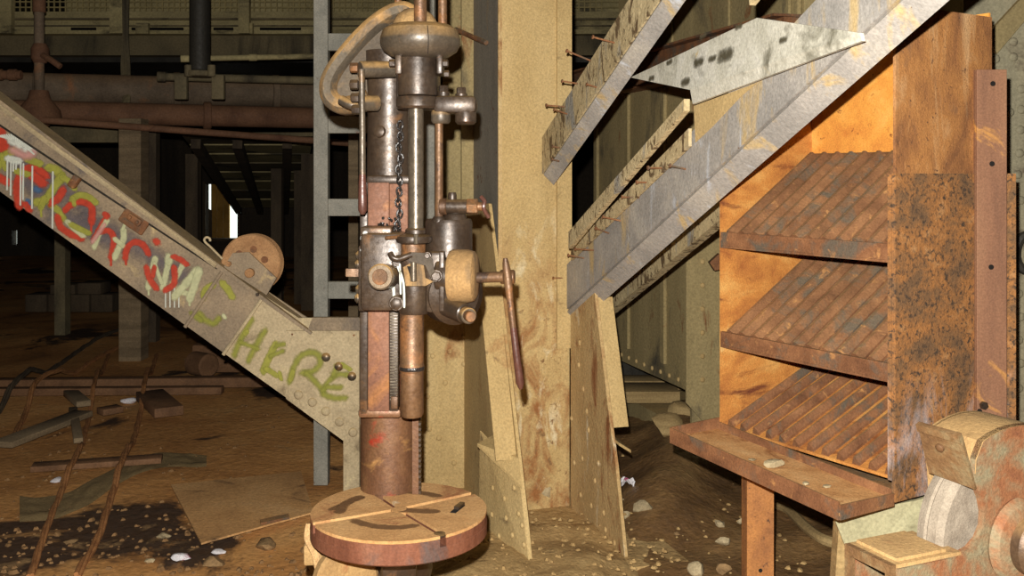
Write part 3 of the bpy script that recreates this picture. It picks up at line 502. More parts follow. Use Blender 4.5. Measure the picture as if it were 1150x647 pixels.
# table
TC = P(448.5, 572, 2.80); tr = 98.5*2.80/K; tz = TC.z
tb = obj('table', MB().lathe([(tr-0.03,-0.066),(tr-0.004,-0.066),(tr,-0.062),(tr,-0.032),(tr-0.002,-0.030)], TC, Z, 64), m_table_rim, dp)
top = MB(); low = MB(); gap = 0.0095
def sector(a0, a1):
    pts = []; R_ = tr-0.001
    for k in range(13):
        a = a0+(a1-a0)*k/12; da = math.asin(gap/R_); a = a0+da+(a1-a0-2*da)*k/12; pts.append(TC+Vector((math.cos(a), math.sin(a), 0))*R_)
    m = (a0+a1)/2; r0 = gap/math.sin((a1-a0)/2); pts.append(TC+Vector((math.cos(m), math.sin(m), 0))*r0*1.0)
    return pts
angs = [math.radians(a) for a in (35, 122, 208, 304)]
for k in range(4):
    a0 = angs[k]; a1 = angs[(k+1) % 4]+(2*math.pi if k == 3 else 0); sq = sector(a0, a1); top.prism([p-Z*0.008 for p in sq], Z*0.008); low.prism([p-Z*0.031 for p in sq], Z*0.0225)
obj('table_top', top, m_table, tb, False); obj('table_rim', low, m_table_rim, tb, False)
obj('centre_boss', MB().lathe([(0.024,-0.012),(0.024,0.0005),(0.012,0.0015)], TC, Z, 20), m_table, tb)
for k, (am, r, ln) in enumerate([(78, 0.15, 0.5), (165, 0.165, 0.42), (256, 0.145, 0.62)]):
    pts = [TC+Vector((math.cos(math.radians(am)+t_), math.sin(math.radians(am)+t_), 0))*r+Z*0.0008 for t_ in (-ln, -ln/2, 0, ln/2, ln)]
    ribbon('oil_stain', pts, 0.038, Z, None or spray_mat('oil_stain_print', (112,82,54), 0.5), tb)
ribbon('oil_stain', [TC+Vector((0.01,-0.01,0.0008)), TC+Vector((0.10,-0.02,0.0008))], 0.045, Z, bpy.data.materials['oil_stain_print'], tb)
ribbon('oil_stain', [TC+Vector((-0.19,0.0,0.0007)), TC+Vector((-0.12,0.10,0.0007))], 0.03, Z, bpy.data.materials['oil_stain_print'], tb)
sl = P(514,567,2.80); sl.z = tz
obj('table_slot', MB().box(sl+Z*0.0012, ((0.35,0.94,0),(0.94,-0.35,0),Z), (0.034,0.0085,0.0008)), m_hole, tb, False)
obj('slot_block', MB().box(sl+Vector((0.004,0.012,0.004)), ((0.35,0.94,0),(0.94,-0.35,0),Z), (0.022,0.007,0.006)), m_iron, tb, False)
nt = MB(); pn = TC+Vector((math.cos(angs[3]),math.sin(angs[3]),0))*(tr-0.02)-Z*0.005; nt.lathe([(0.019,0),(0.019,0.004),(0.012,0.006)], pn, Z, 16); obj('slot_end', nt, m_iron, tb)
obj('table_hub', MB().lathe([(0.04,-0.145),(0.052,-0.135),(0.060,-0.10),(0.066,-0.067)], TC, Z, 28), m_iron, dp)
arm = MB(); arm.lathe([(0.125,0.34),(0.13,0.36),(0.13,0.50),(0.125,0.52)], (-0.37,3.0,0), Z, 28); arm.box(((TC.x-0.37)/2, (TC.y+3.0)/2, 0.45), ((TC.y-3.0, -(TC.x+0.37), 0), (TC.x+0.37, TC.y-3.0, 0), Z), (0.05,0.11,0.045), 0.012)
obj('table_arm', arm, m_iron, dp)
# raising gear and rope-bound block at lower left under the table
obj('raising_gear', MB().lathe([(0.02,-0.02),(0.085,-0.02),(0.095,-0.012),(0.095,0.012),(0.085,0.02),(0.02,0.02)], P(388,650,2.78), Vector((0.55,-0.8,0.1)), 28), m_guard, dp)
obj('crank_block', MB().box(P(362,618,2.86), ((1,0.1,0),(-0.1,1,0),Z), (0.05,0.04,0.03), 0.008), m_guard, dp)
obj('crank_shaft', MB().cyl(P(366,622,2.87), Vector((-0.40,2.97,0.45)), 0.016), m_iron, dp)
rp = MB()
for k in range(3): rp.tube(smooth_pts([P(346+k*2,588,2.84), P(344+k*3,605,2.83), P(352+k*2,622,2.80), P(356+k*3,640,2.80), P(362+k*3,668,2.80)]), 0.007, 6)
obj('frayed_rope', rp, m_rope_tan, dp)
# slideway, toothed rack
dbox('slideway', 413, 437, 205, 462, 2.845, 2.93, m_pink, 0.003)
dbox('slideway_upper', 437.2, 458, 205, 262, 2.856, 2.93, m_pink, 0.003)
dbox('slideway_cheek', 404, 412.8, 204, 466, 2.86, 2.93, m_iron, 0.003)
dbox('feed_rack', 437.2, 447, 350, 462, 2.85, 2.90, m_iron, 0.002)
tm = MB()
for k in range(30):
    a = P(438, 352+k*3.3, 2.846); b = P(446.5, 353.8+k*3.3, 2.846); tm.abox(a.x, b.x, 2.846, 2.8495, b.z, a.z)
obj('feed_rack_teeth', tm, m_steel, dp, False)['kind'] = 'stuff'
obj('feed_rack_clamp', MB().box(P(443,452,2.84), (X,Y,Z), (0.010,0.006,0.018), 0.003), m_copper, dp)
dbox('slideway_foot', 402, 450, 460, 470, 2.86, 3.02, m_pillar, 0.008)
# upper casting
vl('upper_casting', 437, 2.93, [(27,58),(27,80),(24,130),(25,196),(26,205)], m_iron)
dbox('casting_rim', 411, 462, 197, 207, 2.85, 2.95, m_iron, 0.008)
obj('cast_lug', MB().lathe([(0.018,0),(0.016,0.01),(0.006,0.014)], P(427,148,2.868), Vector((-0.3,-1,0.1)), 14), m_iron, dp)
# camelback arm: thick teardrop rim with a recessed web
CBo = [(482,26),(476,14),(466,7),(454,3),(438,7),(420,18),(402,34),(384,54),(368,76),(361,94),(362,110),(370,122),(384,129),(402,127),(420,120)]
pts = smooth_pts([P(u, v, 2.92) for u, v in CBo], 4); rim = MB()
cen = P(440, 75, 2.92)
prof = [(0.0,-0.055),(0.010,-0.062),(0.020,-0.055),(0.022,0.055),(0.0,0.062)]
vs = []; n = len(pts); m_ = 8
for i, p_ in enumerate(pts):
    d = (pts[min(i+1,n-1)]-pts[max(i-1,0)]).normalized(); inn = d.cross(Y).normalized()
    if inn.dot(cen-p_) < 0: inn = -inn
    for r_, y_ in [(0.004,-0.050),(0.018,-0.066),(0.038,-0.062),(0.052,-0.036),(0.044,0.06),(0.010,0.066),(0.0,0.04),(0.0,-0.03)]: vs.append(p_+inn*r_+Y*y_)
fs = [(i*m_+k, i*m_+(k+1) % m_, (i+1)*m_+(k+1) % m_, (i+1)*m_+k) for i in range(n-1) for k in range(m_)]+[tuple(range(m_)), tuple(range((n-1)*m_, n*m_))]
rim.add(vs, fs); obj('camelback_rim', rim, m_rim, dp)
cw = [P(u+(440-u)*0.08, v+(75-v)*0.08, 2.905) for u, v in CBo]; cc = P(440,75,2.895); nn = len(cw)
wbm = MB(); wbm.add([cc]+cw+[p_+Y*0.03 for p_ in cw]+[cc+Y*0.04], [(0, k+1, (k+1) % nn+1) for k in range(nn)]+[(2*nn+1, nn+(k+1) % nn+1, nn+k+1) for k in range(nn)]+[(k+1, nn+k+1, nn+(k+1) % nn+1, (k+1) % nn+1) for k in range(nn)])
obj('camelback_web', wbm, m_cast, dp, False)
# gear cover (bulging ring), dome, top rods
vl('dome_cover', 466, 2.82, [(2,9),(12,11),(20,17),(25,25),(27,36),(26,50)], m_dusty, 32)
ring = vl('gear_cover', 472, DY, [(20,27),(34,29),(42,34),(45,43),(45,50),(41,58),(32,64),(20,67)], m_iron2, 48)
obj('cover_seam', MB().tube([P(480,28.6,DY-0.107), P(481,40,DY-0.1115), P(481,50,DY-0.1115), P(480.5,60,DY-0.096)], 0.0012, 6), m_grease_dk, ring)
vl('drive_rod', 472, DY, [(7.2,-70),(7.2,29)], m_copper); vl('drive_rod', 497, 2.86, [(5,-70),(5,60)], m_copper)
vl('rod_collar', 447, 2.9, [(4,-60),(4,4),(6,6)], m_copper)
# spindle sleeve
vl('spindle_sleeve', 469, DY, [(22,62),(22.5,66),(22.5,107),(21.5,108)], m_iron, 36)
vl('sleeve_collar', 469, DY, [(23,109),(24,111),(24,120),(22,122.5)], m_iron, 36)
for u0, u1 in ((443.5,451),(490,497)):
    lg = dbox('sleeve_lug', u0, u1, 61, 83, 2.70, 2.78, m_iron, 0.004); hb = MB(); sgn = -1 if u0 < 460 else 1
    hexbolt(hb, P(u0 if sgn < 0 else u1, 71, 2.73), X*sgn, 0.011, 0.016); obj('bolt', hb, m_iron, lg)
hb = MB(); hexbolt(hb, P(499,83,2.72), X, 0.010, 0.014); obj('bolt', hb, m_iron, dp)
obj('sleeve_web', MB().abox(P(446,0,2.8).x, P(492,0,2.8).x, 2.77, 2.90, P(0,122,2.8).z, P(0,66,2.8).z, 0.01), m_iron, dp)
# right bearing bracket
rb = dbox('bearing_bracket', 486, 535, 107, 127, 2.72, 2.80, m_iron, 0.014)
for u, v in ((498,97),(518,99)):
    hb = MB(); hb.cyl(P(u, v+12, 2.755), P(u, v+6, 2.755), 0.017); hexbolt(hb, P(u, v+8, 2.755), Z, 0.014, 0.022); obj('bolt', hb, m_iron, rb)
vl('bearing_cap', 495, 2.75, [(10,124),(11,127),(11,136),(9,139)], m_iron2, 20); vl('bearing_cap', 523, 2.75, [(11,124),(12,127),(12,137),(9,140)], m_iron, 20)
obj('bracket_arm', MB().cyl(P(480,112,2.80), P(500,116,2.78), 0.03), m_iron, dp)
# spindle and feed rod, chain, lever
vl('spindle', 467, DY, [(8.6,122),(8.6,262)], m_steel, 24); vl('feed_rod', 493, 2.76, [(4.6,138),(4.6,245),(6,247)], m_copper, 16)
vl('spindle_nut', 467, DY, [(10,256),(12,258),(12,262)], m_iron, 12)
link_me = mesh_of(MB().tube([Vector((math.cos(a)*0.0075, 0, math.sin(a)*0.0125)) for a in [2*math.pi*k/12 for k in range(13)]], 0.0032, 6), 'chain_link', m_grease_dk)
for k in range(19):
    p = P(448-0.2*k/2+1.2*math.sin(k*1.3), 140+k*6.3, 2.80-0.0*k); p.y = 2.83; inst('chain_link', link_me, p, (0, random.uniform(-.15,.15), math.radians(90*(k % 2)+random.uniform(-15,15))), dp)
gb_ = MB()
rnd = random.Random(4)
for k in range(26):
    c = P(rnd.uniform(424,450), rnd.uniform(251,259) if k > 6 else rnd.uniform(244,252), rnd.uniform(2.81,2.84)); gb_.lathe([(0.002,-0.004),(rnd.uniform(.004,.007),0),(0.002,0.004)], c, Vector((rnd.gauss(0,1),rnd.gauss(0,1),rnd.gauss(0,1))), 8)
obj('greasy_chain_heap', gb_, m_grease_dk, dp)['kind'] = 'stuff'
hcyl('cross_shaft', 404, 78, 444, 78, 2.74, 2.80, 9.5, m_iron2); hcyl('cross_shaft', 402, 116, 424, 116, 2.76, 2.80, 9, m_iron2)
for u, v in ((398,76),(398,95),(399,110),(400,123)):
    hb = MB(); hexbolt(hb, P(u+4, v, 2.745), -X, 0.014, 0.022); obj('nut', hb, m_copper if v < 80 else m_iron, dp)
lv = obj('shifter_lever', MB().tube([P(406,78,2.715), P(406.5,110,2.715), P(407,150,2.715), P(407,200,2.715)], 0.0085, 12, [0.009,0.008,0.0085,0.009]), m_iron2, dp)
obj('lever_grip', MB().tube([P(407,196,2.715), P(407,205,2.715), P(407.2,225,2.715), P(407.2,236,2.715), P(407.2,241,2.715)], 0.01, 14, [0.009,0.0105,0.0125,0.0125,0.006]), m_redlever, lv)
obj('shifter_arm', MB().tube(smooth_pts([P(383,112,2.78), P(395,118,2.77), P(412,120,2.78)]), 0.014, 10), m_iron2, dp)
# drum with valve
vl('gear_drum', 504, 2.80, [(25,246),(26.5,250),(26.5,287),(24,290)], m_iron, 36)
vl('drum_boss', 511, 2.79, [(8,236),(12,241),(14,247)], m_iron, 18); vl('rod_gland', 493, 2.76, [(6,243),(8,246),(8,250)], m_iron, 14)
vb = hcyl('oil_valve', 497, 232, 526, 232, 2.76, 2.75, 8.2, m_iron); hcyl('valve_cap', 494, 232, 502, 232, 2.76, 2.758, 9.5, m_copper); hcyl('valve_hex', 524, 232, 537, 232, 2.75, 2.748, 9, m_copper, 6)
hcyl('valve_stem', 536, 232, 542, 232, 2.748, 2.747, 5, m_copper); obj('wing_nut', MB().tube(smooth_pts([P(540,221,2.747), P(544,226,2.74), P(543,232,2.735), P(545,238,2.74), P(549,244,2.747)]), 0.006, 8), m_redlever, dp); vl('valve_knob', 508, 2.76, [(4,216),(5,219),(5,224),(7,226)], m_iron, 12)
# sliding head
hd = dbox('sliding_head', 404, 452, 262, 350, 2.74, 2.90, m_iron, 0.014)
dbox('head_top_ledge', 404, 440, 255, 266, 2.76, 2.88, m_iron, 0.006)
dbox('head_cheek', 402, 412, 276, 350, 2.78, 2.86, m_iron, 0.006)
for u, v in ((402,287),(401,297),(402,325),(401,335)):
    obj('cap_screw', MB().lathe([(0.014,0),(0.014,0.008),(0.007,0.014)], P(u+3, v, 2.80), Vector((-1,-0.3,0)), 12), m_iron2, hd)
hcyl('square_shaft', 388, 306, 408, 306, 2.79, 2.80, 6.2, m_copper, 4); 
bs = hcyl('front_boss', 434, 311, 427, 311, 2.735, 2.655, 14.5, m_iron2, 24); hcyl('boss_bore', 427.1, 311, 426.2, 311, 2.6545, 2.648, 9, m_copper, 20, bs)
vl('quill_housing', 465, DY, [(20,286),(21,290),(21,316),(16.5,320),(16.5,350),(15.5,352)], m_iron, 32)
dbox('housing_flange', 478, 500, 283, 352, 2.71, 2.80, m_iron, 0.010)
dbox('flange_plate', 493, 499, 283, 350, 2.69, 2.76, m_iron, 0.003)
obj('brass_face_plate', MB().prism([P(453,300,2.69), P(462,295,2.688), P(476,297,2.69), P(478,312,2.69), P(487,316,2.69), P(478,321,2.69), P(456,321,2.69)], -Y*0.006), m_dusty, dp, False)
obj('plate_window', MB().prism([P(457,299,2.683), P(468,299,2.683), P(468,314,2.683), P(461,314,2.683), P(460,308,2.683)], -Y*0.0012), m_hole, dp, False); hcyl('plate_pin', 464.5, 294, 464.5, 316, 2.672, 2.672, 3.6, m_steel, 12)
obj('latch_lever', MB().tube(smooth_pts([P(438,284,2.665), P(441,289,2.66), P(447,291,2.66), P(455,288.5,2.66), P(462,286,2.665)]), 0.008, 10, None), m_iron, dp)
obj('latch_plate', MB().prism([P(460,283,2.675), P(478,284,2.675), P(486,291,2.675), P(488,305,2.675), P(492,313,2.675), P(487,317,2.675), P(478,298,2.675), P(460,293,2.675)], -Y*0.009), m_cast, dp, False)
for u, v, r in ((446,295,0.013),(445,341,0.017),(490,310,0.014),(480,287,0.008)):
    hb = MB(); q = P(u, v, 2.715 if u < 450 else 2.672); hb.cyl(q+Y*0.03, q, r*1.25, 16); hexbolt(hb, q, -Y, r, 0.014); obj('bolt', hb, m_iron, hd)
vl('feed_collar', 465, DY, [(9,262),(20,265),(21,268),(20,272),(14,274)], m_iron, 28); vl('copper_sleeve', 464, DY, [(14,274),(14,288)], m_copper, 24); hcyl('collar_pin', 433, 267.5, 450, 266, 2.71, 2.74, 2.2, m_copper, 8); hcyl('collar_bolt', 467, 263, 467, 274, 2.692, 2.692, 2.6, m_steel, 8)
vl('quill', 462.5, DY, [(13.4,350),(13.4,409),(14,410),(14,416),(13.2,417),(13.2,464),(11.5,467.5)], m_copper, 32)
rg = vl('quill_ring', 462.5, DY, [(14,411),(14.5,412),(14.5,414.5),(14,415.5)], m_grease_dk, 32)
# pale grease streaks on the head
for pts, wd in (([(436,300),(437,308),(436,322)], 7), ([(441,302),(442,325),(443,346)], 4), ([(447,300),(453,318),(454,345)], 3), ([(431,300),(436,304),(441,300)], 6), ([(433,305),(434,318)], 6), ([(449,297),(450,330)], 2.5)):
    ribbon('grease_streak', [P(u, v, 2.737 if u < 447 else 2.690) for u, v in pts], wd*2.75/K, -Y, sp_white, hd)
for u, v, r in ((410,262,3),(408,268,4),(409,275,3.5),(407,281,3),(412,266,2)):
    obj('grease_blob', MB().lathe([(r*0.3*sc,0.004),(r*0.8*sc,0.002),(r*sc,-0.002)], P(u, v, 2.7555), -Y, 10), m_grease, hd)
# dust-caked feed disc, shaft, hand lever, worm gear below
ax = Vector((1, -0.12, 0)).normalized(); c0 = P(520, 310, 2.72); rr = 30*2.72/K; hw = 16*2.72/K
obj('feed_disc', MB().lathe([(rr*0.70,-hw),(rr*0.93,-hw*0.95),(rr,-hw*0.7),(rr,hw*0.35),(rr*0.93,hw*0.8),(rr*0.75,hw),(rr*0.3,hw)], c0, ax, 40), m_dusty, dp)
obj('feed_disc_hub', MB().cyl(c0-ax*hw*1.9, c0-ax*hw*0.9, 0.045), m_iron, dp)
hcyl('lever_shaft', 530, 312, 566, 311, 2.72, 2.70, 6, m_copper)
lh = hcyl('lever_hub', 562, 311, 578, 311, 2.72, 2.715, 8, m_copper)
hl = obj('hand_lever', MB().tube([P(567.5,290,2.70), P(568,296,2.70), P(570,310,2.70), P(573,340,2.70), P(579,390,2.70)], 0.01, 12, [0.006,0.0095,0.0125,0.0095,0.009]), m_copper, lh)
obj('lever_grip', MB().tube([P(576.5,368,2.70), P(579,390,2.70), P(584,430,2.70), P(585,437,2.70)], 0.01, 12, [0.0095,0.0098,0.0115,0.005]), m_redlever, hl)
obj('worm_gear_case', MB().lathe([(0.035,-0.055),(0.075,-0.05),(0.083,-0.03),(0.083,0.03),(0.06,0.05)], P(507,330,2.77), Vector((0.5,-0.86,0)), 32), m_iron, dp)
hcyl('worm_case_neck', 498, 343, 522, 352, 2.73, 2.67, 11, m_iron); wp = hcyl('worm_plug', 518, 352, 527, 355, 2.70, 2.64, 9, m_iron2, 20); hcyl('plug_tip', 524, 354, 529, 356, 2.65, 2.61, 6, m_copper, 16, wp)

# ================================================================== LADDER
lad = thing('steel_ladder', (P(420,0,4.98).x, 4.98, 0), 'grey green steel ladder standing upright behind the drill press', 'ladder')
for u0, u1 in ((352,368),(474,488)):
    a = P(u0,0,4.96); b = P(u1,0,4.96); obj('rail', MB().abox(a.x, b.x, 4.96, 5.02, 0, 4.0, 0.003).abox(a.x if u0 < 400 else b.x-0.006, a.x+0.006 if u0 < 400 else b.x, 5.02, 5.06, 0, 4.0), m_ladder, lad, False)
a = P(368.2,0,4.97).x; b = P(473.8,0,4.97).x
for k in range(10):
    v = 140+93*(k-6); 
    z = CH-(v-VH)/K*4.97
    if 0.1 < z < 3.95: obj('rung', MB().abox(a, b, 4.97, 5.01, z-0.043, z+0.043, 0.003), m_ladder, lad, False)

# ================================================================== GRAFFITI BEAM
BY = 4.72
def B(u, v, dy=0.0): return P(u, v, BY)+Y*dy
gbm = thing('diagonal_beam', (P(340,0,BY).x, BY+0.06, 0), 'long sloping grey box beam covered in spray-painted graffiti on the left', 'beam')
lo = lambda u: 215+0.722*u; up = lambda u: 134+0.668*u; tp = lambda u: 110+0.752*u if u < 230 else 283+0.80*(u-230)
web_pts = [(-260, up(-260)), (255, up(255)+1), (330, 356), (400, 356), (404, 372), (404, 507), (399, 503), (-260, lo(-260))]
def wp_(u): return [B(u, lo(u)), B(u, max(up(u), 0) if False else up(u))]
segs = [(-260,-110),(-110,231),(231,273),(273,345)]
def skew(u0, d):   # joint lines lean: lower end lies 42 px left of the upper end
    return u0
cuts = [(-260,-320),(-100,-160),(250.5,208),(296,251),(403,403)]
mats = [m_beam, m_beam, m_beam, m_beam_dusty]
for k in range(4):
    (ut0, ub0), (ut1, ub1) = cuts[k], cuts[k+1]; g = 0.0
    poly = [B(ut0, up(ut0)), B(ut1, up(ut1)) if k < 3 else B(340, up(340)), B(ub1, lo(ub1)), B(ub0, lo(ub0))]
    if k == 3: poly = [B(ut0, up(ut0)), B(335, 357), B(403, 357), B(403, 505), B(ub0, lo(ub0))]
    obj('web_plate', MB().prism(poly, Y*0.012), mats[k], gbm, False)
for ut, ub in ((250.5,208),(296,251)):
    d = (B(ub, lo(ub))-B(ut, up(ut))).normalized(); obj('joint_strap', MB().tube([B(ut, up(ut)+2,-0.004), B(ub, lo(ub)+2,-0.004)], 0.009, 8), m_beam_dusty if ut > 260 else m_beam, gbm)
obj('top_flange', MB().prism([B(-260,tp(-260),-0.03), B(100,tp(100),-0.03), B(230,tp(230),-0.03), B(352,tp(352)-8,-0.03), B(350,tp(350)-4,-0.03), B(232,up(232)+2,-0.03), B(100,up(100)+3,-0.03), B(-260,up(-260)+4,-0.03)], Y*0.14), m_beam, gbm, False)
obj('flange_lip', MB().tube([B(-260,tp(-260)+8,-0.034), B(60,tp(60)+7,-0.034), B(160,tp(160)+4,-0.034), B(245,tp(245)+3,-0.034)], 0.012, 6), m_beam_dusty, gbm)
obj('flange_groove', MB().tube([B(-260,up(-260)+5,-0.01), B(90,up(90)+5,-0.01), B(245,up(245)+3,-0.01)], 0.009, 6), m_black, gbm)
obj('back_web', MB().prism([B(-260,up(-260),0.10), B(335,357,0.10), B(403,400,0.10), B(403,505,0.10), B(-260,lo(-260),0.10)], Y*0.012), m_beam, gbm, False)
obj('bottom_flange', MB().prism([B(-260,lo(-260)-4,0.013), B(399,lo(399)-4,0.013), B(399,lo(399),0.013), B(-260,lo(-260),0.013)], Y*0.086), m_beam, gbm, False)
obj('end_foot', MB().abox(B(385,0).x, B(403,0).x, BY+0.015, BY+0.19, 0, 0.34), m_beam_dusty, gbm, False)
obj('far_leg', MB().abox(B(-255,0).x, B(-225,0).x, BY+0.015, BY+0.19, 0, B(0,lo(-240)-20).z), m_beam, gbm, False)
gus = obj('gusset_plate', MB().prism([B(322,371,-0.016), B(404,371,-0.016), B(404,506,-0.016), B(399,503.5,-0.016), B(322,447,-0.016)], Y*0.014), m_beam_dusty, gbm, False)
obj('gusset_top_flange', MB().prism([B(352,356,-0.02), B(406,356,-0.02), B(406,370.5,-0.02), B(346,370.5,-0.02)], Y*0.03), m_beam, gbm, False)
for u, v in [(366.7,400.6),(381,411),(395.7,422),(336,442.6),(351.5,451),(366.7,461),(382,473),(397,484.6)]: rivet(B(u, v, -0.016), -Y, gus, m_iron2 if v < 425 else m_beam_dusty, 1.35)
for u, v in [(329,375),(398,376)]: rivet(B(u, v, -0.016), -Y, gus, m_rust, 0.3)
# handle plate with its oval boss
dr = (B(170,259)-B(136,236)).normalized(); nr = Y.cross(dr)
hp = obj('handle_plate', MB().box(B(152.5,247,-0.01), (dr, nr, Y), (0.068,0.045,0.010), 0.008), m_rust, gbm)
obj('oval_boss', MB().box(B(153,246.5,-0.022), (dr, nr, Y), (0.038,0.018,0.012), 0.010), m_rust, hp)
for s_ in (-1, 1): obj('boss_stud', MB().lathe([(0.009,0),(0.008,0.010),(0.003,0.013)], B(153,246.5,-0.034)+dr*0.020*s_, -Y, 10), m_rust, hp)
obj('hinge_lug', MB().box(B(87,204,-0.03), (dr, nr, Y), (0.018,0.03,0.02), 0.006), m_rust, gbm)
# sheave on top and the bracket that carries it, little hook
sh_ = obj('sheave', MB().lathe([(0.03,-0.035),(0.112,-0.035),(0.118,-0.042),(0.136,-0.042),(0.142,-0.036),(0.128,-0.01),(0.128,0.01),(0.142,0.036),(0.136,0.042),(0.03,0.042)], B(280,297,0.06), -Y, 48), m_pulley, gbm)
obj('sheave_disc', MB().lathe([(0.118,0.036),(0.118,0.040),(0.105,0.043),(0.04,0.046),(0.03,0.052)], B(280,297,0.06), -Y, 40), m_pulley, sh_)
for k in range(6): a = k*math.pi/3+0.3; obj('sheave_hole', MB().lathe([(0.017,0),(0.017,0.002)], B(280,297,0.06)+Vector((math.cos(a)*0.072,-0.0445,math.sin(a)*0.072)), -Y, 12), m_rust, sh_)
obj('sheave_hub', MB().lathe([(0.034,0.046),(0.034,0.056),(0.012,0.060)], B(281,296,0.06), -Y, 16), m_pulley, sh_)
br = obj('sheave_bracket', MB().prism([B(252,300,-0.012), B(262,284,-0.012), B(280,283,-0.012), B(311,312,-0.012), B(300,331,-0.012)], Y*0.014), m_beam, gbm, False)
obj('axle_end', MB().cyl(B(282,306,-0.012), B(282,306,-0.040), 0.022, 18), m_pulley, br); obj('bracket_bolt', MB().cyl(B(258,296,-0.012), B(258,296,-0.030), 0.014, 6), m_pulley, br)
obj('hook', MB().tube(smooth_pts([B(250,291), B(243,284), B(236,277), B(231,272.5), B(229.5,269), B(232,266.5), B(235.5,268), B(236,271)]), 0.0055, 8), m_beam_dusty, gbm)
obj('top_bolt', MB().cyl(B(291,330,-0.015), B(291,330,-0.035), 0.009, 8), m_iron, gbm)
# graffiti strokes as painted print
G = []
def g(mat, wd, *pts): G.append((mat, wd, pts))
g(sp_purple,26,(8,170),(60,205),(100,235)); g(sp_purple,26,(95,245),(150,275),(205,310)); g(sp_purple,22,(30,205),(80,245),(130,275))
g(sp_red,15,(0,148),(5,168)); g(sp_red,11,(-4,198),(9,205)); g(sp_red,10,(23,194),(19,212),(22,232)); g(sp_red,10,(28,190),(40,189),(52,198)); g(sp_red,13,(36,196),(48,206))
g(sp_yel,11,(-3,188),(8,174),(20,168)); g(sp_yel,6,(2,174),(6,190)); g(sp_yel,8,(18,192),(32,196)); g(sp_yel,9,(30,178),(46,184))
g(sp_white,13,(13,156),(26,165),(36,170)); g(sp_pink,12,(14,168),(28,175),(38,172)); g(sp_white,9,(9,178),(22,181))
for a in range(-8, 9): g(sp_white, 2.0, (18+a*1.3, 160+a*0.6), (18+a*2.6, 150+abs(a)*1.6+a*1.3))
for u, v0, v1 in ((9,180,213),(13,181,219),(19,181,190),(24,182,230),(27,184,224),(37,187,234),(60,193,256),(16,181,192)): g(sp_white, 2.2, (u, v0), (u-0.5, v1))
g(sp_yel,11,(54,188),(62,190),(70,199)); g(sp_yel,11,(70,198),(60,212),(52,224),(41,227)); g(sp_yel,8,(50,222),(46,234)); g(sp_yel,3,(46,232),(46.5,243)); g(sp_yel,8,(70,199),(78,204),(84,212)); g(sp_yel,9,(57,229),(66,237),(71,246))
g(sp_blue,9,(40,212),(44,214)); g(sp_blue,8,(31,225),(34,230)); g(sp_red,10,(71,213),(66,222),(58,228)); g(sp_red,8,(28,229),(34,236))
g(sp_red,9,(73,236),(80,230),(91,226),(101,230),(104,238),(103,250)); g(sp_red,9,(65,243),(68,254),(78,262),(92,268)); g(sp_red,3,(103,248),(102.5,262))
g(sp_yel,8,(81,224),(90,219),(101,222),(108,228)); g(sp_pale,7,(76,249),(84,257),(94,265)); g(sp_yel,7,(80,252),(100,262)); g(sp_yel,6,(82,222),(84,230))
g(sp_red,8,(106,270),(112,258),(121,242)); g(sp_pale,7,(106,278),(112,262),(121,247)); g(sp_red,8,(112,260),(122,259),(128,268),(125,290)); g(sp_red,7,(118,240),(120,244)); g(sp_pink,6,(104,272),(118,252))
g(sp_pale,8,(129,290),(133,280),(139,268),(139,258)); g(sp_pale,6,(129,268),(140,277)); g(sp_pale,4,(138,258),(143,246))
g(sp_red,8,(141,290),(143,279),(151,272),(161,275),(167,285)); g(sp_red,9,(175,270.5),(177.5,272.5)); g(sp_red,3,(141,288),(142,297)); g(sp_red,3,(125,288),(125,298))
g(sp_pale,8,(167,323),(170,308),(175,290)); g(sp_pale,8,(183,324),(187,306),(191,290)); g(sp_pale,7,(192,322),(200,308),(206,297)); g(sp_pale,5,(174,296),(182,318)); g(sp_pale,10,(190,288),(190,294))
g(sp_red,8,(165,300),(168,312),(176,324)); g(sp_red,7,(195,288),(204,292),(210,297)); g(sp_red,8,(196,300),(196,318),(186,326)); g(sp_red,6,(174,300),(172,310))
g(sp_pale,10,(196,333),(208,320),(221,304)); g(sp_pale,10,(213,336),(219,320),(224,304)); g(sp_pale,7,(203,328),(215,331)); g(sp_pale,3,(213,336),(213,343)); g(sp_pale,2.5,(167,322),(167,331))
for u in (186,191,196,201): g(sp_white,1.6,(u,322),(u,345))
g(sp_yel,8,(229,334),(231,325),(240,320)); g(sp_yel,9,(250,318),(256,325),(261,334)); g(sp_green,9,(224,352),(230,359),(240,363),(246,357)); g(sp_pale,5,(251,354),(253,357)); g(sp_green,8,(216,352),(226,360))
g(sp_green,9,(263,399),(272,378),(283,358)); g(sp_green,9,(279,405),(288,388),(298,371)); g(sp_green,7,(270,384),(290,392)); g(sp_yel,6,(275,375),(278,372))
g(sp_yel,9,(296,417),(302,402),(310,386)); g(sp_green,7,(304,400),(318,394)); g(sp_yel,7,(299,414),(312,422)); g(sp_green,8,(311,388),(320,386)); g(sp_yel,5,(314,418),(316,426))
g(sp_green,9,(326,428),(331,412),(338,400),(350,395),(359,399),(360,409),(352,416),(340,418)); g(sp_yel,6,(327,426),(330,416)); g(sp_green,9,(345,418),(355,428),(365,438)); g(sp_green,8,(363,440),(370,427),(380,420),(391,420)); g(sp_green,8,(368,434),(384,434)); g(sp_green,9,(364,442),(376,446),(389,446)); g(sp_yel,6,(384,408),(394,414)); g(sp_green,9,(375,420),(380,410))
for k, (mt, wd, pts) in enumerate(G):
    dy = -0.0172 if min(p[0] for p in pts) > 320 else -0.0012
    ribbon('graffiti_stroke', [B(u, v, dy-0.00012*(k % 40)-(0 if mt != sp_purple else -0.0008)) for u, v in pts], wd*1.15*BY/K, -Y, mt, gbm)

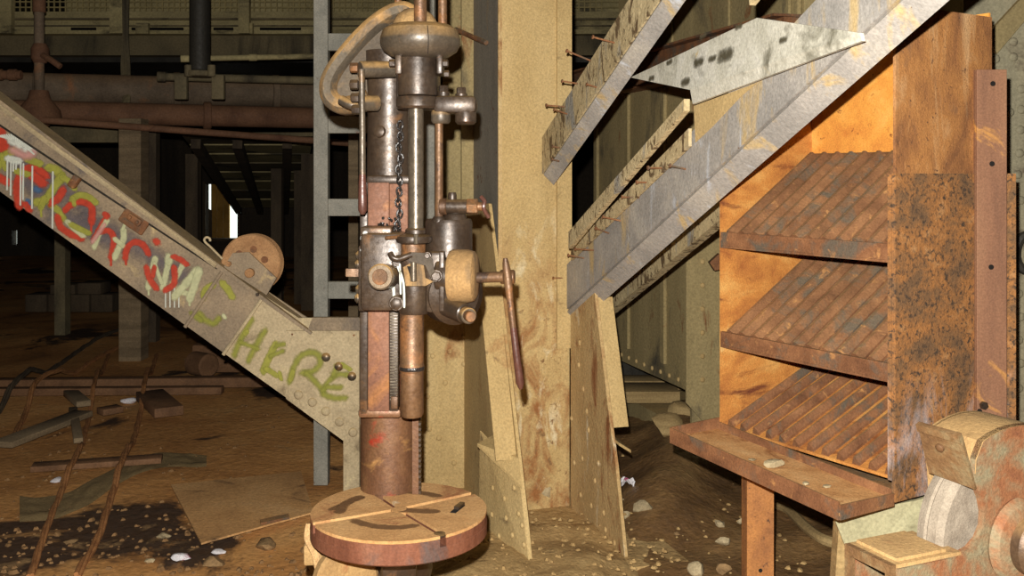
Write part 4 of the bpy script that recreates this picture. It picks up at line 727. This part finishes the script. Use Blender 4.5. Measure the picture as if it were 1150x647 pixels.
# ================================================================== GRINDER
GA = Vector((0.40, -0.916, 0)).normalized(); GE = Vector((-0.916, -0.40, 0)).normalized()     # axle towards camera-right; towards the work rest
GC = Vector((1.014, 2.103, 0.80))
gr = thing('bench_grinder', (GC.x, GC.y, 0), 'rusty pedestal grinder with pale stone wheel in the bottom right corner', 'grinder')
def Gp(e, z, a=0.0): return GC+GE*e+Z*z+GA*a
def arc(r, a0, a1, n): return [(r*math.cos(math.radians(a0+(a1-a0)*k/n)), r*math.sin(math.radians(a0+(a1-a0)*k/n))) for k in range(n+1)]
Rg = 0.235
outer = arc(Rg, 58, 178, 18)       # e>0 is towards the rest (picture left); goes over the top to the back
cut = arc(0.075, -85, 55, 8)
side = [(0.33,-0.006),(0.165,-0.006),(0.135,0.002),(0.112,0.018),(0.098,0.042),(0.096,0.068),(0.103,0.096),(0.118,0.126),(0.123,0.150),(0.120,0.178)]+outer[1:]+[(-Rg,-0.20),(0.10,-0.20),(0.33,-0.14)]
obj('guard_face', MB().prism([Gp(e, z, 0.050) for e, z in side], GA*0.014), m_gface, gr, False)
band = MB(); bl_ = [(0.122,0.150),(0.120,0.178)]+outer[1:]; n = len(bl_); vs = []
for e, z in bl_: vs += [Gp(e, z, -0.065), Gp(e, z, 0.066), Gp(e*0.95, z*0.95, 0.05), Gp(e*0.95, z*0.95, -0.065)]
fs = [(i*4+k, i*4+(k+1) % 4, (i+1)*4+(k+1) % 4, (i+1)*4+k) for i in range(n-1) for k in range(4)]+[(0,1,2,3), tuple(range((n-1)*4, n*4))]
band.add(vs, fs); obj('guard_band', band, m_guard, gr)
obj('guard_back', MB().prism([Gp(e, z, -0.060) for e, z in [(0.10,-0.02),(0.105,0.05),(0.11,0.12),(0.12,0.178)]+outer[1:]+[(-Rg,-0.10),(0.08,-0.10)]], -GA*0.010), m_guard, gr, False)
obj('back_flange', MB().lathe([(0.10,-0.052),(0.15,-0.048),(0.155,-0.038),(0.12,-0.036)], GC, GA, 40), m_guard, gr)
obj('grinding_wheel', MB().lathe([(0.03,-0.034),(0.172,-0.034),(0.184,-0.026),(0.187,-0.006),(0.183,-0.002),(0.186,0.002),(0.184,0.022),(0.172,0.032),(0.03,0.032)], Gp(0,0,0), GA, 56), m_wheel, gr)
nutp = MB(); nutp.lathe([(0.088,0.0645),(0.092,0.072),(0.082,0.088),(0.062,0.094)], GC, GA, 32); ft = obj('wheel_flange', nutp, m_gface, gr)
obj('spindle_boss', MB().lathe([(0.060,0.094),(0.062,0.115),(0.055,0.125)], GC, GA, 28), m_gdark, ft); obj('spindle_nut', MB().lathe([(0.042,0.125),(0.042,0.155),(0.034,0.16)], GC, GA, 6), m_gdark, ft)
obj('axle', MB().cyl(Gp(0,0,0.16), Gp(0,0,0.24), 0.022, 16), m_gdark, gr)
# spark plate
spk = [P(1030,475,2.035), P(1078,488,1.955), P(1095,550,1.985), P(1043,531,2.065)]
nsp = (spk[1]-spk[0]).cross(spk[3]-spk[0]).normalized()
if nsp.dot(CAM-spk[0]) < 0: nsp = -nsp
spo = obj('spark_plate', MB().prism(spk, -nsp*0.006), m_gplate, gr, False)
obj('spark_plate_lip', MB().prism([spk[0]+nsp*0.001, spk[1]+nsp*0.001, spk[1]+nsp*0.001+(spk[2]-spk[1])*0.14, spk[0]+nsp*0.001+(spk[3]-spk[0])*0.14], nsp*0.005), m_gplate, spo, False)
cb_ = spk[0].lerp(spk[1], 0.45).lerp(spk[3].lerp(spk[2], 0.45), 0.36); hb = MB(); hb.lathe([(0.009,0),(0.009,0.005),(0.004,0.008)], cb_+nsp*0.001, nsp, 14); obj('bolt', hb, m_copper, spo)
obj('spark_plate_arm', MB().tube([Gp(0.10,0.195,0.0), spk[0].lerp(spk[2], 0.42)-nsp*0.005], 0.012, 8), m_gface, gr)
# hollow tool-rest box
h0, h1, a0, a1, e0_, e1_, th = -0.105, 0.0, -0.062, 0.0645, 0.19, 0.33, 0.007
def gbox(e0, e1, z0, z1, a0, a1): return MB().box(Gp((e0+e1)/2, (z0+z1)/2, (a0+a1)/2), (GE, Z, GA), (abs(e1-e0)/2, abs(z1-z0)/2, abs(a1-a0)/2))
rest = obj('tool_rest_top', gbox(e0_-0.03, e1_, h1-th, h1, a0, a1), m_guard, gr, False)
obj('tool_rest_top_edge', gbox(e0_, e1_-0.012, h1+0.0005, h1+0.007, a0+0.008, a1-0.010), m_guard, rest, False)
obj('tool_rest_side', gbox(e0_, e1_, h0, h1-th-0.0005, a1, a1+0.004), m_gface, rest, False)
obj('tool_rest_side', gbox(e0_, e1_, h0, h1-th-0.0005, a0, a0+th), m_gface, rest, False)
obj('tool_rest_bottom', gbox(e0_, e1_, h0-th, h0-0.0005, a0, a1), m_gface, rest, False)
obj('tool_rest_back', gbox(e0_, e0_+0.01, h0, h1-th-0.001, a0+th, a1-th), m_gdark, rest, False)
fm = MB(); 
for aa in ((e1_,e1_+0.012,h1-0.020,h1,a0,a1),(e1_,e1_+0.012,h0-th,h0+0.006,a0,a1),(e1_,e1_+0.012,h0,h1-0.0205,a1-0.016,a1),(e1_,e1_+0.012,h0,h1-0.0205,a0,a0+0.016)):
    q = gbox(*aa); fm.add(q.v, q.f)
obj('tool_rest_frame', fm, m_gplate, rest, False)
obj('pedestal', MB().prism([Gp(0.16,-0.20,0.048), Gp(-0.30,-0.20,0.048), Gp(-0.36,0.02-GC.z,0.10), Gp(0.12,0.02-GC.z,0.10)], GA*0.50), m_gface, gr, False)
obj('foot', MB().box(Gp(-0.12,0.015-GC.z,0.34), (GE, GA, Z), (0.30,0.30,0.015), 0.005), m_gface, gr)
obj('motor_housing', MB().cyl(Gp(0,0,0.24), Gp(0,0,0.62), 0.15, 32), m_gface, gr)
# pale green plate under the rack behind the grinder
pg_ = thing('steel_trough', (R(0.62,0.25,0).x, R(0.62,0.25,0).y, 0), 'pale green grey plate on a tan post under the right end of the rack', 'plate')
obj('plate', MB().prism([P(936,580,2.97), P(960,640,2.97), P(1062,640,3.0), P(1062,552,3.0), P(1030,562,3.0)], Y*0.012), m_green, pg_, False)
a = P(938,594,2.975); b = P(962,594,2.975)
obj('post', MB().prism([P(942,590,2.985), P(966,600,2.985), Vector((P(958,0,2.985).x, 2.985, 0)), Vector((P(930,0,2.985).x, 2.985, 0))], Y*0.05), m_wood_tan, pg_, False)
tag(obj('bent_strip', MB().tube(smooth_pts([on_floor(868,566,0.02), on_floor(885,572,0.03), on_floor(905,592,0.04), on_floor(925,606,0.05), on_floor(948,612,0.04)]), 0.022, 8), m_wood_tan), 'bent tan wooden strip on the mud beneath the rack tray', 'strip')

# ================================================================== FLOOR THINGS, right side
tag(obj('mud_bank', grid(0.25, 3.0, 44, 3.3, 6.6, 52, lambda x, y: 0.012+0.03*noise.noise(Vector((x*3, y*3, 1)))+0.012*noise.noise(Vector((x*11, y*11, 2)))+0.13*math.exp(-((x-(0.62+0.24*(y-4.2)))/0.20)**2)*min(1, max(0, (y-4.1)/0.5))-0.07*max(0, 1-min(x-0.25, 3.0-x, y-3.3, 6.6-y)/0.30)), m_mud), 'wet dark mud and low bank between the column and the rack', 'mud', None, 'stuff')
tag(obj('dust_heap', grid(-0.55, 0.66, 40, 3.2, 4.6, 40, lambda x, y: 0.055+0.02*noise.noise(Vector((x*5, y*5, 4)))+0.012*noise.noise(Vector((x*17, y*17, 6)))-0.12*max(0, 1-min(x+0.55, 0.66-x, y-3.2, 4.6-y)/0.35)), m_dustfloor), 'pale dusty rubble heaped over the steel column base', 'rubble', None, 'stuff')
SR = [(725,577,.052,m_stone,'largest grey stone on the mud right of the column'),(703,579,.026,m_stone,'small stone touching the largest grey stone'),(609,562,.045,m_stone,'upright grey stone inside the pocket of the column base'),(863,545,.03,m_stone,'pale stone just left of the rack post'),(811,608,.03,m_stone,'squarish pale stone left of the rack post'),(783,643,.036,m_stone,'pale stone at the bottom edge between column and rack post'),(808,587,.026,m_stone,'pale stone in the mud halfway to the rack post'),(812,640,.03,m_stone_dk,'brown stone at the bottom edge beside the rack post'),(760,598,.016,m_stone_dk,'small brown pebble right of the largest grey stone'),(675,627,.022,m_stone,'white pebble at the foot of the right base plate'),(700,560,.012,m_stone,'tiny pebble below the crumpled wrapper'),(748,487,.085,m_wood_tan,'lower rounded lump at the corner of the steel bin'),(764,470,.08,m_wood_tan,'upper rounded lump at the corner of the steel bin'),(832,585,.018,m_stone,'little pebble hard by the rack post')]
for k, (u, v, r, mt, lb) in enumerate(SR):
    p = on_floor(u, v+4, 0.03 if k not in (11, 12) else 0.10); put_stone(p, (r*1.15, r*0.9, r*(1.3 if k == 2 else 0.85)), mt, lb, 'loose stones right of the column', 100+k)
base = on_floor(699, 549, 0.05)
gd = grid(-0.055, 0.055, 10, -0.04, 0.04, 8, lambda x, y: 0.035+0.045*noise.noise(Vector((x*38, y*38, 3)))); gd.v = [q+base+Vector((0.012*noise.noise(q*60), 0, 0)) for q in gd.v]
tag(obj('crumpled_wrapper', gd, m_paper, None, False), 'crumpled white and pink wrapper beside the column base', 'wrapper')
# fine gravel
gv = MB(); rnd = random.Random(11)
def pebble(p, r):
    n = 6; q = []; 
    for k in range(n): a = 2*math.pi*k/n; q.append(Vector((math.cos(a)*r*rnd.uniform(.6,1.2), math.sin(a)*r*rnd.uniform(.6,1.2), 0)))
    gv.add([p+x for x in q]+[p+x*0.55+Z*r*rnd.uniform(.4,.8) for x in q], [(i, (i+1) % n, n+(i+1) % n, n+i) for i in range(n)]+[tuple(range(n, 2*n))])
for k in range(170): pebble(Vector((rnd.uniform(0.45,1.15), rnd.uniform(3.5,5.6), 0.028+rnd.uniform(-.01,.012))), rnd.uniform(.004,.014))
for k in range(240): pebble(Vector((rnd.uniform(-0.3,0.62), rnd.uniform(3.4,4.45), 0.056+rnd.uniform(-.008,.008))), rnd.uniform(.004,.016))
tag(obj('gravel', gv, m_dustfloor), 'fine pale gravel scattered around the column base and mud', 'gravel', None, 'stuff')
gv = MB()
for k in range(420):
    p = on_floor(rnd.uniform(-20,345), rnd.choice((rnd.uniform(445,650), rnd.uniform(560,650))), 0); p.z = floor_h(p.x, p.y); pebble(p, rnd.uniform(.004,.016)*(1.5 if rnd.random() < .06 else 1))
tag(obj('floor_debris', gv, m_debris), 'small brown crumbs of debris strewn over the left floor', 'debris', None, 'stuff')

# ================================================================== FLOOR THINGS, left side
sh = [on_floor(u, v, 0.012) for u, v in ((192,546),(226,612),(352,577),(338,531))]
tag(obj('floor_sheet', MB().prism(sh, Z*0.008), m_sheet), 'flat rusty steel sheet lying on the floor left of the drill table', 'sheet')
tag(obj('metal_strip', MB().prism([on_floor(u, v, 0.022) for u, v in ((292,586),(293,590),(325,583),(324,579))], Z*0.01), m_rust), 'short rusty strip lying on the flat floor sheet', 'strip')
tarp = grid(0, 1, 36, 0, 1, 12, lambda x, y: 0)
def tp_map(q):
    u = 22+210*q.x; vc = 572-62*q.x+10*math.sin(q.x*7); hw_ = 15*(1-0.6*q.x)+4*noise.noise(Vector((q.x*6, 0, 8)))
    p = on_floor(u, vc+(0.5-q.y)*2*hw_, 0); p.z = 0.004+0.02*abs(noise.noise(Vector((q.x*14, q.y*2.5, 2))))*(1 if 0.03 < q.y < 0.97 else 0.0)+floor_h(p.x, p.y); return p
tarp.v = [tp_map(q) for q in tarp.v]; tag(obj('crumpled_tarp', tarp, m_tarp), 'thin crumpled olive tarp strip across the wire ropes on the floor', 'tarp')
def lift(y):                 # ropes ride over the two timbers and the reddish board
    def bump(y0, y1, h, e): return h*max(0.0, min(1.0, min((y-(y0-e))/e, ((y1+e)-y)/e)))
    return max(bump(6.86, 7.42, 0.10, 0.35), bump(5.10, 5.50, 0.045, 0.2))
def rope(pts, r, label, mat=m_rope, zz=0.02, name='wire_rope'):
    pp = smooth_pts([on_floor(u, v, 0) for u, v in pts], 22); 
    for q in pp: q.z = floor_h(q.x, q.y)+zz+lift(q.y)
    mb = MB(); off = r*0.55; n = len(pp); L = 0.0; acc = [0.0]
    for i in range(1, n): L += (pp[i]-pp[i-1]).length; acc.append(L)
    for s_ in range(3):
        q = []
        for i in range(n):
            d = (pp[min(i+1,n-1)]-pp[max(i-1,0)]).normalized(); sd = d.cross(Z).normalized(); a = acc[i]/(r*9)+s_*2*math.pi/3
            q.append(pp[i]+(sd*math.cos(a)+Z*math.sin(a))*off)
        mb.tube(q, r*0.62, 6)
    return tag(obj(name, mb, mat), label, 'rope', 'rusty wire ropes on the left floor')
rope([(122,398),(112,424),(104,452),(95,486),(88,516),(72,548),(58,580),(46,612),(34,650)], 0.014, 'thick rusty wire rope running down the floor, leftmost of the long pair', m_rope, 0.012)
rope([(176,398),(166,430),(158,462),(148,500),(138,526),(126,556),(112,598),(96,630),(86,650)], 0.015, 'thick rusty wire rope running down the floor, right one of the long pair', m_rope, 0.012)
rope([(132,372),(100,385),(62,412),(30,434),(-10,470)], 0.018, 'dark rope curving to the left edge across the far floor', m_wood_dk, 0.012)
rope([(140,385),(112,400),(70,428),(40,446),(14,488),(-14,505)], 0.016, 'rusty rope crossing the far timbers near the left edge', m_rope, 0.014)
def plank(u0, v0, u1, v1, wd, th, mat, label, z=0.02, name='plank', cat='plank', group='loose planks on the left floor'):
    a = on_floor(u0, v0, z); b = on_floor(u1, v1, z); d = (b-a); n = d.cross(Z).normalized()
    return tag(obj(name, MB().box((a+b)/2+Z*th/2, (d, n, Z), (d.length/2, wd/2, th/2), 0.004), mat), label, cat, group)
plank(2,503,94,467,0.13,0.035,m_wood,'long grey plank lying near the left edge, left of the ropes')
plank(36,528,182,518,0.10,0.03,m_wood_red,'reddish board lying across both long wire ropes', 0.004)
plank(-30,437,330,433,0.10,0.07,m_wood_red,'far rust red timber running level across the floor', 0.02, 'timber', 'timber')
plank(-30,444,250,442,0.08,0.05,m_wood_red,'nearer rust red timber running level across the floor', 0.02, 'timber', 'timber')
plank(79,444,94,457,0.09,0.04,m_wood,'short broken stick leaning on the rust red timber, left of the ropes', 0.02)
plank(168,448,190,468,0.18,0.06,m_wood_red,'short broad broken board right of the wire ropes', 0.01)
plank(112,466,135,462,0.10,0.04,m_wood_red,'small broken board between the wire ropes', 0.01)
plank(82,462,88,498,0.05,0.03,m_wood,'thin stick lying beside the left wire rope', 0.02)
for k, (u, v, r, mt, lb) in enumerate([(184,601,.028,m_stone,'cream stone between the lower ends of the wire ropes'),(204,627,.035,m_paper,'white crumpled scrap near the bottom, right of the ropes'),(240,633,.04,m_stone_dk,'grey brown stone on the bottom edge left of the drill table'),(246,619,.024,m_paper,'small white scrap below the flat floor sheet'),(64,542,.03,m_paper,'white scrap beside the left wire rope'),(300,612,.05,m_stone_dk,'flat brown stone right below the flat floor sheet'),(168,631,.02,m_stone,'small cream pebble on the bottom edge'),(145,450,.05,m_paper,'pale scrap on the far floor between the ropes'),(242,541,.025,m_paper,'pale flake above the flat floor sheet'),(298,604,.022,m_stone,'small pale pebble beside the flat brown stone'),(80,607,.025,m_stone_dk,'brown pebble beside the left wire rope near the bottom')]):
    p = on_floor(u, v, 0.0); p.z = floor_h(p.x, p.y); put_stone(p, (r*1.3, r, r*0.5), mt, lb, 'loose stones and scraps on the left floor', 200+k, 'scrap' if mt == m_paper else 'stone', 'scrap' if mt == m_paper else 'stone')
# small roller machine far back
rm = thing('old_roller', on_floor(232,422), 'rust red machine scrap with a small roller, on the far floor under the graffiti beam', 'machine')
p = on_floor(232,422); obj('roller', MB().cyl(p+Vector((-0.1,0,0.10)), p+Vector((0.06,-0.12,0.10)), 0.09, 20), m_wood_red, rm); obj('frame', MB().abox(p.x-0.15, p.x+0.35, p.y+0.1, p.y+0.35, 0, 0.22, 0.02), m_wood_red, rm); obj('arm', MB().tube([p+Vector((0,0.1,0.1)), p+Vector((0.2,0.2,0.4)), p+Vector((0.5,0.3,0.36))], 0.035, 8), m_wood_red, rm)

# ================================================================== BACKGROUND HALL, left
def post(u0, u1, v_foot, ztop, mat, label, name='timber_post', dd=None):
    y = CH*K/(v_foot-VH); a = P(u0,0,y); b = P(u1,0,y); wd = b.x-a.x
    return tag(obj(name, MB().abox(a.x, b.x, y, y+(dd or wd), -0.03, ztop, 0.006), mat, None, False), label, 'post', 'posts in the dark hall')
py = CH*K/(404-VH)
tp_ = post(133,158,404,2.02,m_wood,'pale timber post under the graffiti beam, standing on the far floor')
post(161,175,382,2.15,m_wood_dk,'dark post just right of the pale timber post')
post(304,316,345,1.62,m_wood_dk,'thin dark post right of the far window')
post(330,345,340,1.6,m_wood_dk,'thin dark post just left of the ladder')
post(391,402,420,2.6,m_wood,'pale post glimpsed between the ladder rails')
def hpipe(name, u0, v0, u1, v1, y0, y1, rpx, mat, label, fl=()):
    a = P(u0, v0, y0); b = P(u1, v1, y1); r = rpx*y0/K
    t_ = thing(name, a.lerp(b, 0.5), label, 'pipe', 'pipes across the dark hall')
    obj('pipe', MB().cyl(a, b, r, 24), mat, t_)
    for f in fl:
        c = a.lerp(b, f); d = (b-a).normalized(); fo = MB(); fo.cyl(c-d*0.035, c+d*0.035, r*1.28, 20); obj('coupling', fo, mat, t_)
    return t_
hpipe('large_pipe', -60,97,500,109,8.6,10.2,18,m_pipe_dk,'thickest sooty pipe crossing the dark hall above the rust pipe',(0.16,0.42,0.62))
hpipe('large_pipe', -20,124,500,136,8.3,9.6,13,m_pipe_rust,'rust brown pipe crossing the hall just below the thickest pipe',(0.12,0.45))
hpipe('thin_pipe', 38,134,420,163,8.0,9.0,4,m_pipe_rust,'thin rust pipe sloping below the rust brown pipe')
hpipe('thin_pipe', 203,66,420,62,8.5,9.0,3.2,m_clad,'thin pale pipe above the thickest pipe, beside the black post',(0.02,0.36,0.72))
hpipe('thin_pipe', 176,86,420,92,8.4,9.0,4.5,m_clad_dk,'dull pipe lying along the top of the thickest pipe',(0.02,))
hpipe('thin_pipe', -40,84,24,84,8.3,8.3,5,m_pipe_rust,'short rusty pipe stub at the left edge, beside the upright pipe',(0.6,0.85))
vpipe = thing('upright_pipe', P(44,60,8.2), 'rusty upright pipe with valve and tee joint near the left edge', 'pipe', 'pipes across the dark hall')
obj('pipe', MB().cyl(P(44,-80,8.2), P(44,118,8.2), 5.5*8.2/K, 16), m_pipe_dk, vpipe); obj('collar', MB().cyl(P(44,-2,8.2), P(44,14,8.2), 7*8.2/K, 16), m_pipe_rust, vpipe)
vv = obj('valve_body', MB().lathe([(0.05,-0.08),(0.07,-0.04),(0.07,0.04),(0.05,0.08)], P(45,60,8.2), Z, 16), m_pipe_rust, vpipe); obj('valve_handle', MB().tube([P(48,62,8.15), P(58,68,8.1), P(68,75,8.1)], 0.025, 8), m_pipe_rust, vv)
obj('tee_joint', MB().lathe([(0.18,-0.14),(0.16,-0.04),(0.09,0.05),(0.07,0.12)], P(44,118,8.15), Z, 20), m_pipe_rust, vpipe)
bp_ = thing('black_post', P(224,80,8.0), 'round black post with a bolted foot flange standing on the thick pipe', 'post')
obj('shaft', MB().cyl(P(224.5,-80,8.0), P(224.5,80,8.0), 11.5*8.0/K, 24), m_black, bp_); obj('foot_flange', MB().cyl(P(224.5,80,8.0), P(224.5,86,8.0), 15*8.0/K, 24), m_clad_dk, bp_)
for du in (-13, 13):
    obj('flange_bolt', MB().cyl(P(224.5+du,73,7.95), P(224.5+du,86,7.95), 4.5*8/K, 12), m_clad_dk, bp_); obj('hanger_strap', MB().box(P(224.5+du*1.6,98,8.05), (X,Y,Z), (0.05,0.03,0.10), 0.01), m_clad_dk, bp_)
# hanging cable bundle at 140
hc = MB()
for k in range(3): hc.tube(smooth_pts([P(139+2*k,-20,9.2), P(140+k,40,9.2), P(138+3*k,75,9.2), P(140+2*k,110,9.0), P(139+k,128,8.9)]), 0.022, 6)
tag(obj('hanging_cables', hc, m_clad_dk), 'bundle of hanging cables left of the black post', 'cable')
# mezzanine
mz = thing('mezzanine', P(170,30,11), 'grimy cream mezzanine girder with wire mesh across the upper left', 'mezzanine')
def mband(name, v0, v1, y, d, mat, u0=-150, u1=720, dv=0): a = P(u0, v0, y); b = P(u1, v1, y); return obj(name, MB().prism([a, Vector((b.x, y, a.z+dv)), Vector((b.x, y, b.z+dv)), Vector((a.x, y, b.z))], Y*d), mat, mz, False)
mband('upper_ledge', 13, 21, 11.0, 0.3, m_clad); mband('girder_web', 21.2, 33, 11.12, 0.1, m_clad); mband('girder_flange', 33, 38, 10.95, 0.35, m_clad); mband('lower_girder', 40, 62, 11.1, 0.25, m_clad_dk); mband('deck', 64, 70, 11.3, 3.0, m_black)
mband('conduit', 20, 22, 10.93, 0.02, m_clad_dk); mband('conduit', 28, 29.5, 10.93, 0.02, m_clad_dk)
for u in (134,275,6): a = P(u-9 if u != 275 else u-6, 0, 10.9); b = P(u+9 if u != 275 else u+6, 0, 10.9); obj('stanchion', MB().abox(a.x, b.x, 10.85, 10.93, P(0,38,10.9).z, 4.4), m_clad, mz, False)
for u in (277,160,420): a = P(u-7,0,10.9); b = P(u+7,0,10.9); obj('bracket', MB().abox(a.x, b.x, 10.88, 10.94, P(0,38,10.9).z, P(0,26,10.9).z), m_clad, mz, False)
for u0, u1 in ((80,108),(148,206),(240,262),(292,338)): a = P(u0,31,10.94); b = P(u1,34,10.94); obj('slot_opening', MB().abox(a.x, b.x, 10.93, 10.945, b.z, a.z), m_hole, mz, False)
pan = MB(); a = P(66,-160,11.2); b = P(720,13,11.2); pan.abox(a.x, b.x, 11.35, 11.4, b.z, a.z); obj('back_sheet', pan, m_clad, mz, False)
mm = MB()
for k in range(130): u = -150+k*6.4; a = P(u,0,11.05); mm.abox(a.x-0.007, a.x+0.007, 11.04, 11.055, P(0,13,11.05).z, P(0,-60,11.05).z)
for k in range(12): z = P(0,8.5-k*6.2,11.05).z; mm.abox(P(-150,0,11.05).x, P(720,0,11.05).x, 11.03, 11.045, z-0.007, z+0.007)
obj('wire_mesh', mm, m_mesh, mz, False)['kind'] = 'stuff'
for u in (-120,500): a = P(u,0,11.2); obj('support_post', MB().abox(a.x-0.12, a.x+0.12, 11.36, 11.6, -0.03, P(0,64,11.3).z), m_black, mz, False)
# sloping plank deck and lintel at the back
dk = thing('sloping_plank_deck', P(275,200,14), 'dim sloping plank deck with rafters above the far window', 'deck')
def dkp(u, k): y = 10.5+k*0.95; v = 153+ k*10.2 ; return P(u, v, y)
for k in range(8):
    a = dkp(205+8*k, k); b = dkp(352-2*k, k); c = dkp(352-2*(k+0.85), k+0.85); d = dkp(205+8*(k+0.85), k+0.85)
    obj('plank', MB().prism([a, b, c, d], Z*0.04), m_clad if k % 3 else m_clad_dk, dk, False)
for t_ in (0.1, 0.42, 0.8): obj('rafter', MB().tube([dkp(205+147*t_,0)-Z*0.08, dkp(261+75*t_,7.8)-Z*0.08], 0.07, 4), m_wood_dk, dk)
for u in (215, 345): q = dkp(u, 1); obj('deck_post', MB().abox(q.x-0.07, q.x+0.07, q.y, q.y+0.14, -0.03, q.z-0.1), m_wood_dk, dk, False)
tag(obj('lintel_beam', MB().abox(P(38,0,9.6).x, P(132,0,9.6).x, 9.6, 9.75, P(0,160,9.6).z, P(0,142,9.6).z).abox(P(60,0,9.6).x, P(72,0,9.6).x, 9.62, 9.74, -0.03, P(0,160,9.6).z), m_clad_dk), 'grey crossbeam on a stub post below the rust pipes at the left', 'beam')
# pile of blocks far left
yb = 11.2; zr = P(0,331,yb).z
for u0, u1, v0, row, lb in ((28,52,331,0,'lower'),(54,77,331,0,'lower'),(79,100,331,0,'lower'),(102,126,331,0,'lower'),(56,84,320,1,'upper'),(87,113,318,1,'upper')):
    a = P(u0, v0, yb); b = P(u1, v0, yb); nth = {28:'leftmost block',54:'second block from the left',79:'third block from the left',102:'rightmost block',56:'left block',87:'right block'}[u0]
    tag(obj('timber_block', MB().abox(a.x, b.x, yb, yb+0.3, 0.0 if row == 0 else zr+0.002, zr if row == 0 else a.z, 0.01), m_wood_dk), nth+' in the '+lb+' row of the dim far-left pile', 'block', 'blocks piled on the far left floor')
